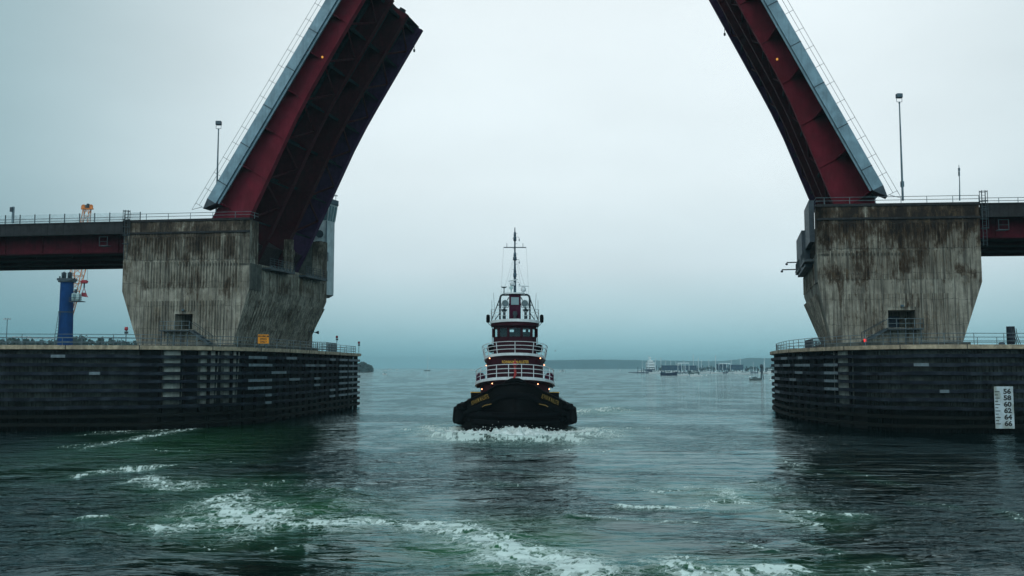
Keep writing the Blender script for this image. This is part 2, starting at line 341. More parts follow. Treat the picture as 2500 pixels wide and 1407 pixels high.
# foam streaks: ends (measured on the photograph, turned into places on the water), half width, strength
FOAM = [(320,1028,595,1013,5,.9),(270,1052,480,1045,10,.8),(200,1085,330,1070,8,.7),(300,1077,420,1055,13,.9),(290,1095,480,1100,8,.4),
 (205,1158,420,1137,6,1),(330,1172,480,1190,10,1),(400,1190,680,1180,8,.7),(380,1100,580,1125,10,.35),(530,1228,640,1275,26,1.15),(400,1285,900,1275,13,1.1),
 (330,1282,400,1290,8,.8),(200,1266,260,1264,3,1),(560,1300,640,1290,8,.6),(900,1272,1120,1280,8,.95),(980,1282,1180,1300,13,1.05),(1120,1290,1260,1350,24,1.15),
 (1220,1350,1450,1400,30,1.2),(780,1200,890,1193,3,.7),(670,1345,740,1340,7,.7),(1390,1270,1700,1275,3,.8),(1510,1242,1700,1243,2.6,1.05),(1700,1243,1790,1215,8,.8),
 (1530,1195,1780,1200,12,.65),(1770,1200,1800,1222,14,.95),(1880,1245,2000,1285,10,.75),(1620,1378,1680,1397,20,1.05),(1680,1409,1950,1395,13,1.15),(1650,1362,1760,1368,3,.75),
 (2080,1397,2180,1370,10,.6),(1920,1125,1950,1145,8,.6),(2140,1176,2180,1180,5,.75),(2070,1262,2110,1258,4,.9),(1930,1250,2020,1260,6,.55),(2462,1252,2490,1268,6,.7),
 (1040,1048,1112,1056,12,1.15),(1408,1060,1492,1052,11,1.15),(985,1048,1060,1052,4,.75),(1478,1050,1580,1046,4,.75),(1105,1071,1415,1071,8,1.3),(1060,1062,1150,1066,7,1.2),(1380,1066,1460,1060,7,1.2),(1400,1006,1515,998,7,1),(1330,1010,1420,1003,6,.8),(1440,1140,1760,1150,4,.35),(1380,1098,1500,1104,2.6,.7),(1560,1120,1640,1124,2.5,.65),(1500,1095,1590,1092,2.5,.6),(1150,1180,1260,1184,3,.6),(880,1140,980,1143,2.5,.55),(1840,1180,1900,1190,5,.7),(2240,1228,2320,1236,3,.6),(2050,1150,2110,1160,4,.55),(1790,1330,1880,1345,4,.7),(1960,1330,2040,1350,5,.7),(150,1230,230,1232,2.5,.5),(560,1130,660,1128,3,.6),(430,1330,520,1345,4,.5),(1300,1165,1450,1170,5,.4)]
GREEN = [(650,1250,330,55,1),(420,1090,260,60,.6),(1240,1335,300,75,1),(1760,1210,170,30,.7),(820,1330,200,40,.3),(1750,1390,330,40,.7),(1960,1260,150,30,.5),(520,1190,230,30,.6),(1470,1003,90,10,.8)]
def water():
    nr, = (620,)
    inv = np.linspace(1/9., 1/9000., nr); r = 1/inv; r = np.concatenate([[.5, 3, 6], r]); nr = len(r)
    a1 = np.linspace(-37, 37, 1150); a0 = np.linspace(-180, -37.5, 60); a2 = np.linspace(37.5, 180, 60)[:-1]
    a = np.radians(np.concatenate([a0, a1, a2])); na = len(a)
    R, A = np.meshgrid(r, a, indexing='ij'); X = (R*np.sin(A)).ravel(); Y = (R*np.cos(A)).ravel(); D = R.ravel()
    # masks
    foam = np.zeros_like(X); broad = np.zeros_like(X); green = np.zeros_like(X)
    for x0, y0, x1, y1, hw, st in FOAM:
        p, q = G(x0, y0), G(x1, y1); D0 = (p.y+q.y)/2; wx = max(hw*2.2/FP*D0, .25); wy = max(hw*D0*D0/(CH*FP), .3)
        px, py, qx, qy = p.x/wx, p.y/wy, q.x/wx, q.y/wy; dx, dy = qx-px, qy-py
        wob = .9*perlin(X*.5, Y*.28, 77)
        u = X/wx; v = Y/wy+wob; t = np.clip(((u-px)*dx+(v-py)*dy)/(dx*dx+dy*dy+1e-9), 0, 1)
        d2 = (u-px-t*dx)**2+(v-py-t*dy)**2; foam = np.maximum(foam, st*np.exp(-d2*.8)); broad = np.maximum(broad, st*np.exp(-d2*.25))
    for x, y, ax, ay, st in GREEN:
        p = G(x, y); wx = ax/FP*p.y; wy = ay*p.y**2/(CH*FP)
        green = np.maximum(green, st*np.exp(-(((X-p.x)/wx)**2+((Y-p.y)/wy)**2)*1.1))
    wx_ = X+1.4*fbm(X/9, Y/9, 2, 5); wy_ = Y+1.4*fbm(X/9+50, Y/9, 2, 6)
    patch = np.clip(.5+1.9*fbm(wx_/13, wy_/17, 4, 21, .6), 0, 1); patch = patch*patch*(3-2*patch)       # rough and slick patches of current
    amp = (.18+1.15*patch+1.2*np.clip(foam, 0, 1)+.5*green)
    fade = lambda wl: np.clip(1.5-2.2*(D*D/(CH*950))/wl*.9, 0, 1)
    h = .12*perlin(wx_/9.5, wy_/5.6, 1)*fade(6)+.10*perlin(wx_/4.4+9, wy_/2.5, 2)*fade(2.6)*amp+.075*perlin(wx_/1.9, wy_/1.15+3, 3)*fade(1.3)*amp+.034*perlin(wx_/.85, wy_/.55, 4)*fade(.6)*amp
    h += foam*.13*(.4+np.abs(perlin(X/.9, Y/.9, 8)))*fade(.8)
    # the hull pushes up a low swell round the bow
    bx, by = (X-.27)/7.2, (Y-86)/6.0; h += .35*np.exp(-((np.sqrt(bx*bx+by*by)-1.0)/.28)**2)*(Y < 92)
    h *= np.clip((D-3)/10, 0, 1)
    rid = 1-np.abs(fbm(wx_/1.1, wy_/.9, 4, 33, .6))*2.3
    rid2 = 1-np.abs(fbm(wx_/3.6, wy_/2.0, 3, 43, .6))*2.0
    rid3 = 1-np.abs(fbm(wx_/.45, wy_/.38, 3, 53, .65))*2.4
    fo = .9*foam+.75*(rid-.6)+.4*(rid2-.5)+.45*(rid3-.6)-.52
    fo = np.clip(fo*1.6, 0, 1)*np.clip(foam*3, 0, 1)
    me = bpy.data.meshes.new('water'); nv = len(X)
    me.vertices.add(nv); me.vertices.foreach_set('co', np.stack([X, Y, h], 1).ravel().astype(np.float32))
    i = np.arange(nr-1)[:, None]*na; j = np.arange(na)[None, :]; j2 = (j+1) % na
    q = np.stack([i+j, i+j2, i+na+j2, i+na+j], -1).reshape(-1, 4)
    me.loops.add(q.size); me.loops.foreach_set('vertex_index', q.ravel().astype(np.int32)); me.polygons.add(len(q))
    me.polygons.foreach_set('loop_start', np.arange(0, q.size, 4, dtype=np.int32)); me.polygons.foreach_set('loop_total', np.full(len(q), 4, np.int32)); me.polygons.foreach_set('use_smooth', np.ones(len(q), bool))
    me.update(); me.validate()
    for nm, arr in (('foam', fo), ('foamzone', np.clip(foam, 0, 1)), ('lace', np.clip(broad, 0, 1)), ('green', green), ('rough', patch)):
        at = me.attributes.new(nm, 'FLOAT', 'POINT'); at.data.foreach_set('value', arr.astype(np.float32))
    m = bpy.data.materials.new('sea_water'); m.use_nodes = True; t = m.node_tree; n = t.nodes; l = t.links; b = n['Principled BSDF']
    geo = n.new('ShaderNodeNewGeometry')
    def attr(s): q = n.new('ShaderNodeAttribute'); q.attribute_name = s; return q.outputs['Fac']
    def noise(s, sc, det, rg=.55, dist=0):
        mp = n.new('ShaderNodeMapping'); mp.inputs['Scale'].default_value = sc; l.new(geo.outputs['Position'], mp.inputs[0])
        q = n.new('ShaderNodeTexNoise'); q.inputs['Scale'].default_value = s; q.inputs['Detail'].default_value = det; q.inputs['Roughness'].default_value = rg; q.inputs['Distortion'].default_value = dist; l.new(mp.outputs[0], q.inputs['Vector']); return q.outputs[0]
    def mth(op, a_, c_=0., cl=False):
        q = n.new('ShaderNodeMath'); q.operation = op; q.use_clamp = cl
        for k, x in ((0, a_), (1, c_)):
            if isinstance(x, (int, float)): q.inputs[k].default_value = x
            else: l.new(x, q.inputs[k])
        return q.outputs[0]
    def mixc(f, a_, c_):
        q = n.new('ShaderNodeMixRGB')
        for k, x in ((0, f), (1, a_), (2, c_)):
            if isinstance(x, tuple): q.inputs[k].default_value = x+(1,)
            elif isinstance(x, (int, float)): q.inputs[k].default_value = x
            else: l.new(x, q.inputs[k])
        return q.outputs[0]
    F = attr('foam'); Zn = attr('foamzone'); Gr = attr('green'); Rg = attr('rough')
    fine = noise(9, (1, .6, 1), 8, .82, .4)
    fm = mth('MULTIPLY', mth('SUBTRACT', mth('ADD', F, mth('MULTIPLY', fine, 2.2)), 1.45), 2.6, True)
    fm = mth('MULTIPLY', fm, mth('MULTIPLY', F, 3.2, True), True)
    La = attr('lace')
    def edge(sc, off):
        mp = n.new('ShaderNodeMapping'); mp.inputs['Scale'].default_value = (1, .75, 0); mp.inputs['Location'].default_value = (off, off, 0); l.new(geo.outputs['Position'], mp.inputs[0])
        wn = n.new('ShaderNodeTexNoise'); wn.inputs['Scale'].default_value = sc*.8; wn.inputs['Detail'].default_value = 5; l.new(mp.outputs[0], wn.inputs['Vector'])
        ad = n.new('ShaderNodeVectorMath'); ad.operation = 'SCALE'; ad.inputs['Scale'].default_value = 1.6/sc; l.new(wn.outputs['Color'], ad.inputs[0]); a2_ = n.new('ShaderNodeVectorMath'); l.new(mp.outputs[0], a2_.inputs[0]); l.new(ad.outputs[0], a2_.inputs[1])
        vo = n.new('ShaderNodeTexVoronoi'); vo.feature = 'DISTANCE_TO_EDGE'; vo.inputs['Scale'].default_value = sc; l.new(a2_.outputs[0], vo.inputs['Vector']); return vo.outputs['Distance']
    brk = noise(.7, (1, 1, 1), 6, .7)
    wid_ = mth('MULTIPLY', mth('SUBTRACT', mth('ADD', mth('MULTIPLY', La, .9), mth('MULTIPLY', brk, 1.5)), 1.22, True), .22)
    lace = mth('MAXIMUM', mth('MULTIPLY', mth('SUBTRACT', wid_, edge(1.3, 0)), 14, True), mth('MULTIPLY', mth('SUBTRACT', mth('MULTIPLY', wid_, .8), edge(3.1, 7)), 12, True))
    fm = mth('MAXIMUM', fm, mth('MULTIPLY', lace, .62))
    Gr = mth('MULTIPLY', Gr, mth('MULTIPLY', mth('SUBTRACT', noise(.35, (1, 1.2, 1), 6, .65, .8), .24), 3.2, True))
    deep = mixc(mth('MULTIPLY', Gr, .9, True), (.0010, .0055, .0055), (.030, .150, .045))
    deep = mixc(mth('MULTIPLY', La, .42, True), deep, (.05, .17, .105))
    col = mixc(fm, deep, (.86, .97, .92)); l.new(col, b.inputs['Base Color'])
    l.new(mth('ADD', mth('MULTIPLY', fm, .6), .07), b.inputs['Roughness']); b.inputs['IOR'].default_value = 1.33; b.inputs['Specular IOR Level'].default_value = .50; b.inputs['Specular Tint'].default_value = (.60, .93, .97, 1)
    amp_ = mth('ADD', mth('MULTIPLY', Rg, 1.0), .16)
    n1 = noise(1.25, (.6, 1.3, 1), 3.5, .58, .4); n2 = noise(.33, (.6, 1.5, 1), 3, .5, .8)
    hh = mth('MULTIPLY', n1, amp_)
    b1 = n.new('ShaderNodeBump'); b1.inputs['Strength'].default_value = 1; b1.inputs['Distance'].default_value = .36; l.new(hh, b1.inputs['Height'])
    b2 = n.new('ShaderNodeBump'); b2.inputs['Strength'].default_value = 1; b2.inputs['Distance'].default_value = .45; l.new(n2, b2.inputs['Height']); l.new(b1.outputs[0], b2.inputs['Normal'])
    l.new(b2.outputs[0], b.inputs['Normal'])
    b.inputs['Specular IOR Level'].default_value = 0
    gl = n.new('ShaderNodeBsdfGlossy'); gl.inputs['Color'].default_value = (.74, .93, .95, 1); gl.inputs['Roughness'].default_value = .06; l.new(b2.outputs[0], gl.inputs['Normal'])
    fr = n.new('ShaderNodeFresnel'); fr.inputs['IOR'].default_value = 1.33; l.new(b2.outputs[0], fr.inputs['Normal'])
    fg = n.new('ShaderNodeFresnel'); fg.inputs['IOR'].default_value = 1.33
    mixs = n.new('ShaderNodeMixShader'); l.new(mth('MULTIPLY', mth('MULTIPLY', mth('ADD', fr.outputs[0], fg.outputs[0]), .43), mth('SUBTRACT', 1.0, mth('MULTIPLY', fm, .9))), mixs.inputs[0]); l.new(b.outputs[0], mixs.inputs[1]); l.new(gl.outputs[0], mixs.inputs[2])
    l.new(mixs.outputs[0], n['Material Output'].inputs['Surface'])
    me.materials.append(m)
    return props(link(bpy.data.objects.new('water', me)), kind='structure')
water()

# ------------------------------------------------------------------ far shore, hills, haze
def hill(name, D, prof, depth, kind='structure'):
    mb = MB(); r = random.Random(3); vs = []; fs = []; xs = []
    for i in range(len(prof)-1):
        (x0, h0), (x1, h1) = prof[i], prof[i+1]; k = max(1, int((x1-x0)/2.0))
        xs += [(x0+(x1-x0)*j/k, h0+(h1-h0)*j/k) for j in range(k)]
    xs.append(prof[-1])
    rows = [(0, 0), (.05, .62), (.2, .92), (.5, 1.0), (1, 0)]
    for px, hp in xs:
        for a, b in rows:
            y = D+depth*a; x = (px-1250)/FP*D*(1+.02*a); z = (hp/FP*D)*b*(1+(r.random()-.5)*.07*(b > .5))
            vs.append((x, y, z-2 if b == 0 else z+CH*b))
    n = len(rows)
    for i in range(len(xs)-1):
        for k in range(n-1): fs.append((i*n+k, (i+1)*n+k, (i+1)*n+k+1, i*n+k+1))
    mb.add(vs, fs, True); o = build(mb, name, M['hill']); props(o, kind=kind); return o
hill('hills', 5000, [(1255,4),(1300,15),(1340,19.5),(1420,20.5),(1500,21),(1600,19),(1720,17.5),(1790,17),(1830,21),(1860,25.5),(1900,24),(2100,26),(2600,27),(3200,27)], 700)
# wooded shore behind the left fender
def treeline(name, D, prof, label, n=None):
    mb = MB(); r = random.Random(5)
    x0, x1 = prof[0][0], prof[-1][0]
    for i in range(n or int((x1-x0)/1.2)):
        px = r.uniform(x0, x1); hp = np.interp(px, [p[0] for p in prof], [p[1] for p in prof]); zt = CH+hp/FP*D
        c = V((px-1250)/FP*D, D+r.uniform(0, 14), 0); hgt = zt*r.uniform(.72, 1.06); R0 = r.uniform(.06, .12)*zt+1.2
        mb.tube([c, c+Z*hgt*.7], [.3, .12], 5)
        for _ in range(46):
            a = r.uniform(0, 6.28); e = r.uniform(.25, 1); rr = R0*math.sqrt(r.random())*math.sin(math.pi*min(1, e*.8+.2))**.5*1.4
            q = c+V(math.cos(a)*rr, math.sin(a)*rr, hgt*e*.98); s = r.uniform(.7, 1.5)*D/600
            d1 = V(r.gauss(0, 1), r.gauss(0, 1), r.gauss(0, 1)).normalized()*s; d2 = d1.cross(V(r.gauss(0, 1), r.gauss(0, 1), r.gauss(0, 1)).normalized()).normalized()*s
            mb.add([q-d1, q-d2, q+d1*.9, q+d2], [(0, 1, 2, 3)])
    return solo(mb, name, M['leaf'], label, 'trees', kind='stuff', recalc=False)
treeline('tree_line', 560, [(-260,60),(0,68),(40,74),(70,66),(110,66),(150,72),(185,79),(205,74),(225,64),(245,70),(290,66),(345,60)], 'dark line of trees on the far shore behind the left fender')
treeline('tree_line', 1250, [(868,8),(884,12),(893,8),(905,2)], 'low dark tree covered point beyond the end of the left fender', n=60)
mb = MB(); mb.prism([(-420, 540), (-195, 540), (-205, 700), (-420, 700)], -2, 3.2); props(build(mb, 'shore_ground', M['land']), kind='structure')
mb = MB(); p = G(860, 911); q = G(903, 910); mb.prism([(p.x, p.y-5), (q.x-6, q.y), (q.x, q.y+15), (q.x-8, q.y+60), (p.x, p.y+60)], -1, 1.2); props(build(mb, 'shore_ground', M['land']), kind='structure')
mb = MB(); mb.box((0, 3300, 37.5), (9600, 7800, 79))
hz = build(mb, 'haze', M['black']); props(hz, kind='stuff', label='pale teal sea mist filling the air over the harbour', cat='haze')
m = bpy.data.materials.new('sea_mist'); m.use_nodes = True; n = m.node_tree.nodes; n.clear(); o = n.new('ShaderNodeOutputMaterial'); pv = n.new('ShaderNodeVolumePrincipled'); pv.inputs['Color'].default_value = (.60, .92, 1, 1); pv.inputs['Density'].default_value = .00019; m.node_tree.links.new(pv.outputs[0], o.inputs['Volume'])
hz.data.materials.clear(); hz.data.materials.append(m)

# ------------------------------------------------------------------ bridge
def hz_unit(v): v = Vector((v.x, v.y, 0)); return v.normalized()
ZT, ZF, ZB, ZN = 23.1, 14.9, 8.5, 18.1
def ribs(mb, bl, br, tr, tl, nrm, pitch=.36, wd=.17, dp=.13, skip=None):
    L = (br-bl).length; n = max(1, int(L/pitch))
    for i in range(n):
        f0 = (i+.5-wd/pitch/2)/n; f1 = (i+.5+wd/pitch/2)/n
        segs = [(0, 1)]
        if skip: segs = skip((f0+f1)/2)
        for g0, g1 in segs:
            pt = lambda f, g: (bl.lerp(br, f)).lerp(tl.lerp(tr, f), g)
            a, b, c, d = pt(f0, g0), pt(f1, g0), pt(f1, g1), pt(f0, g1)
            e = (b-a)*.22; mb.add([a, b, c, d, a+e+nrm*dp, b-e+nrm*dp, c-e+nrm*dp, d+e+nrm*dp], [(4, 5, 6, 7), (0, 1, 5, 4), (1, 2, 6, 5), (2, 3, 7, 6), (3, 0, 4, 7)])
def fence(mb, pts, h, nr, post, r=.035, zoff=0):
    pts = [Vector(p)+Z*zoff for p in pts]
    for k in range(1, nr+1): mb.tube([p+Z*h*k/nr for p in pts], r, 4)
    acc = 0; last = None
    for i, p in enumerate(pts):
        if last is None or (p-last).length >= post*.98: mb.tube([p, p+Z*h], r*1.15, 4); last = p
def lin(a, b, step):
    a, b = Vector(a), Vector(b); n = max(1, round((b-a).length/step)); return [a.lerp(b, i/n) for i in range(n+1)]

def pier(side):
    left = side == 'L'
    if left: P1, P0, P2 = V(-30.52, 108.8, 0), V(-46.1, 111, 0), V(-25.51, 129.2, 0)
    else: P1, P0, P2 = V(32.61, 100, 0), V(49.37, 98.5, 0), V(37.43, 120.4, 0)
    P3 = P0+P2-P1; b = hz_unit(P1-P0); wv = hz_unit(P2-P1); wid = (P2-P1).length; fl = (P1-P0).length
    fn = V(b.y, -b.x, 0)*(1 if left else -1); fn = fn if fn.y < 0 else -fn            # out of the front face
    cn = V(wv.y, -wv.x, 0); cn = cn if cn.dot(b) > 0 else -cn                         # out of the channel face
    CM = M['conc'] if left else M['conc_r']
    mid = (P0+P1+P2+P3)/4; root = thing('bascule_pier', (mid.x, mid.y, ZB-.6),
        'stained ribbed concrete bridge pier left of the tug, with a control tower behind it' if left else 'heavily brown stained ribbed concrete bridge pier on the right side of the channel', 'bridge pier')
    at = lambda a, z, d=0: V(P0.x, P0.y, 0)+b*a+wv*d+Z*z        # a: along front from land end, d: inward across
    tp = 2.2; tq = 1.8 if left else 1.25
    if left: doorc = (6.75, 8.95, 10.35, 12.15)
    else: doorc = (6.9, 9.7, 10.1, 11.95)
    a0, a1, z0, z1 = doorc
    mb = MB()
    # front face (plain vertical, tapering below the fold), with a door recess
    def q(*p): mb.add(p, [tuple(range(len(p)))])
    q(at(0, ZF), at(fl, ZF), at(fl, ZT), at(0, ZT))
    e0 = lambda z: tp*(ZF-z)/(ZF-ZB); e1 = lambda z: fl-tq*(ZF-z)/(ZF-ZB)
    q(at(tp, ZB), at(a0, ZB), at(a0, ZF), at(0, ZF)); q(at(a1, ZB), at(fl-tq, ZB), at(fl, ZF), at(a1, ZF))
    q(at(a0, ZB), at(a1, ZB), at(a1, z0), at(a0, z0)); q(at(a0, z1), at(a1, z1), at(a1, ZF), at(a0, ZF))
    for u, v in (((a0, z0), (a1, z0)), ((a1, z0), (a1, z1)), ((a1, z1), (a0, z1)), ((a0, z1), (a0, z0))):
        q(at(*u), at(*v), at(v[0], v[1], 3.4), at(u[0], u[1], 3.4))
    q(at(a0, z0, 3.4), at(a1, z0, 3.4), at(a1, z1, 3.4), at(a0, z1, 3.4))
    # channel face below the machinery opening, tapering in
    c0 = P1; c1 = P2; inn = -b
    q(c0+Z*ZF, c1+Z*ZF, c1+Z*ZN, c0+Z*ZN)
    q(c0+inn*tq+Z*ZB, c1+inn*(tq+.9)+Z*ZB, c1+Z*ZF, c0+Z*ZF)
    # corner returns of the front and back walls beside the opening
    for d0, d1 in ((0, 2.0), (wid-1.5, wid)):
        mb.pbox(P1+wv*d0+Z*ZN, -b*1.4, wv*(d1-d0), Z*(ZT-ZN))
    # back face, land face, inner floor, inner back wall
    q(P3+Z*ZB+b*tp, P2+Z*ZB-b*(tq+.9), P2+Z*ZF, P3+Z*ZF); q(P3+Z*ZF, P2+Z*ZF, P2+Z*ZT, P3+Z*ZT)
    q(P0+b*tp+Z*ZB, P3+b*tp+Z*ZB, P3+Z*ZF, P0+Z*ZF); q(P0+Z*ZF, P3+Z*ZF, P3+Z*ZT, P0+Z*ZT)
    q(at(tp, ZB), at(fl-tq, ZB), P2+Z*ZB-b*(tq+.9), P3+Z*ZB+b*tp)
    build(mb, 'wall', CM, root, recalc=False)
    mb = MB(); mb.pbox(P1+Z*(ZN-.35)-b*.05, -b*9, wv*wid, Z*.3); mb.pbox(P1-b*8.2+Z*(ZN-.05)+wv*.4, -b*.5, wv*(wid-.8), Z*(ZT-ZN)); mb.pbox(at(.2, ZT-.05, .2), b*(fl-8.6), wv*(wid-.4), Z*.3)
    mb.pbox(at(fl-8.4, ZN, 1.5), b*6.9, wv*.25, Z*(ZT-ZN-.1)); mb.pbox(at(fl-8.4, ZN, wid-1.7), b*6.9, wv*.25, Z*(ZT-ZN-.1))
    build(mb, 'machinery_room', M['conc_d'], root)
    # ribbing
    mb = MB()
    for (f0, f1, ra, rb) in ((ZF+.35, ZF+3.4, .17, .93), (ZF+3.65, ZT-1.9, .06, .93)):
        ribs(mb, at(fl*ra, f0), at(fl*rb, f0), at(fl*rb, f1), at(fl*ra, f1), fn)
    def sk(f):
        a = fl*(.20+.62*f)
        if a0-.4 < a < a1+.4: return [((z1+.35-ZB-.5)/(ZF-1.7-ZB), 1)]
        return [(0, 1)]
    ribs(mb, at(fl*.20, ZB+.5), at(fl*.82, ZB+.5), at(fl*.82, ZF-1.2), at(fl*.20, ZF-1.2), fn, skip=sk)
    for d0, d1 in ((3.2, wid-.6),):
        ribs(mb, c0+wv*d0+Z*(ZF+.2), c0+wv*d1+Z*(ZF+.2), c0+wv*d1+Z*(ZN-.8), c0+wv*d0+Z*(ZN-.8), cn, pitch=.8, wd=.4)
    sn = (cn+V(0, 0, -.33)).normalized()
    ribs(mb, c0+inn*tq+wv*2.2+Z*(ZB+.1), c0+inn*(tq+.9)+wv*(wid-.5)+Z*(ZB+.1), c0+wv*(wid-.5)+Z*(ZF-1.0), c0+wv*2.2+Z*(ZF-1.0), sn, pitch=.62, wd=.3)
    build(mb, 'ribbing', CM, root, recalc=False)
    # coping and pilaster bands
    mb = MB(); mb.pbox(at(-.1, ZT-.02)+fn*.12, b*(fl+.1), -fn*.9, Z*.28); mb.pbox(at(-.05, ZT-1.45)+fn*.16, b*(fl+.02), -fn*.3, Z*.22)
    build(mb, 'coping', M['parapet'], root)
    mb = MB(); mb.pbox(P1+cn*.0+wv*.02+Z*(ZF+.05), cn*.14, wv*2.6, Z*(ZN-ZF-.15)); build(mb, 'pilaster', M['conc_d'], root)
    # plinth
    mb = MB(); mb.pbox(at(tp-.6, ZB-.75)+fn*.5, b*(fl-tp-tq+1.2), wv*(wid+.8), Z*.78); build(mb, 'plinth', M['conc_d'], root)
    # column that divides the machinery opening
    mb = MB(); dcol = wid*.52
    mb.pbox(P1+wv*(dcol-.3)+Z*(ZN-.3)-b*.1, -b*1.0, wv*.6, Z*4.4); mb.pbox(P1+wv*(dcol-.4)+Z*(ZN+1.9)+cn*.02, -b*1.2, wv*.8, Z*.9)
    build(mb, 'opening_column', M['conc'] if left else M['conc_d'], root)
    # balconies in the opening
    for d0, d1 in ((3.0, dcol-1.6), (dcol+1.6, wid-2.2)):
        mb = MB(); mb.pbox(P1+wv*d0+Z*(ZN-.55)+cn*.02, cn*1.1, wv*(d1-d0), Z*.25)
        for k in range(8): mb.pbox(P1+wv*(d0+(d1-d0)*(k+.1)/8)+Z*(ZN-.3)+cn*1.1, cn*.06, wv*.45, Z*.2)
        bo = build(mb, 'balcony', M['raild'], root)
        mb = MB(); fence(mb, lin(P1+wv*d0+cn*1.05, P1+wv*d1+cn*1.05, 1), 1.1, 4, .9, .03, ZN-.3); build(mb, 'balcony_railing', M['raild'], bo)
    # door leaf, landing, stair
    mb = MB(); dw = (a1-a0); mb.pbox(at(a0+dw*.42, z0+.02, 3.2), b*dw*.42, wv*.08, Z*1.35); dr = build(mb, 'door', M['blue'] if left else mat('dark_blue_door', (.02, .035, .07), .6), root)
    mb = MB(); mb.box(at(a0+dw*.5, z0+.7, 3.15), (.08, .08, .08)); build(mb, 'door_handle', M['rail'], dr)
    mb = MB(); la0, la1 = (a0-1.3, a1+.2) if left else (a0-.3, a1+.3)
    if not left: la0, la1 = a0-.4, a1+.4
    mb.pbox(at(la0, z0-.25)+fn*.12, b*(la1-la0), fn*1.1, Z*.14)
    for k in range(5): mb.pbox(at(la0+.2+(la1-la0-.5)*k/4, ZB-.2)+fn*1.0, b*.1, fn*.1, Z*(z0-ZB))
    lo = build(mb, 'landing', M['raild'], root)
    mb = MB(); fence(mb, lin(at(la0, z0-.1)+fn*1.15, at(la1, z0-.1)+fn*1.15, 1), 1.0, 2, .9, .03); fence(mb, [at(la0, z0-.1)+fn*.15, at(la0, z0-.1)+fn*1.15], 1.0, 2, .9, .03); build(mb, 'landing_railing', M['rail'], lo)
    mb = MB(); s0 = at(la1, z0-.15)+fn*.6; s1 = s0+b*2.4; s1.z = ZB+.1
    for dd in (-.45, .45): mb.beam(s0+fn*dd, s1+fn*dd, .08, .25)
    for k in range(7): mb.box(s0.lerp(s1, (k+.5)/7), (.3, .9, .05))
    for dd in (-.45, .45): mb.tube([s0+fn*dd+Z*1.0, s1+fn*dd+Z*1.0], .03, 4); mb.tube([s1+fn*dd, s1+fn*dd+Z], .03, 4)
    build(mb, 'stair', M['raild'], root)
    mb = MB(); mb.box(at((a0+a1)/2, z1+.45)+fn*.2, (.25, .4, .2)); build(mb, 'door_lamp', M['lamphead'], root)
    # top railing on the coping
    mb = MB(); fence(mb, lin(at(0, ZT+.25)+fn*.02, at(fl, ZT+.25)+fn*.02, .9)+lin(at(fl, ZT+.25), at(fl, ZT+.25, 1.9), 1)[1:], .72, 2, 2.1, .032); build(mb, 'top_railing', M['rail'], root)
    if not left:      # dark machinery houses hung on the channel face, with two lamp brackets
        mb = MB(); mb.pbox(P1+wv*2.2+Z*(ZN+1.5)+cn*.02, cn*.55, wv*7, Z*4.6); mb.pbox(P1+wv*9.3+Z*(ZN-.4)+cn*.02, cn*.9, wv*9.5, Z*4.2); mb.pbox(P1+wv*5+Z*(ZN-.9)+cn*.1, cn*.8, wv*13, Z*.5)
        build(mb, 'machinery_housing', M['darkst'], root)
        for z_, ln in ((ZN+1.0, 1.3), (ZN+.1, 1.9)):
            mb = MB(); s = P1+wv*18+cn*.9+Z*z_; mb.beam(s, s+cn*ln, .1, .14); mb.lathe(s+cn*ln-Z*.35, [(.02, .3), (.16, .22), (.16, .05), (.05, 0)], 8); build(mb, 'bracket_lamp', M['darkst'], root)
    return dict(P0=P0, P1=P1, P2=P2, P3=P3, b=b, w=wv, wid=wid, fn=fn, fl=fl, cn=cn, at=at, root=root)
PL = pier('L'); PR = pier('R')

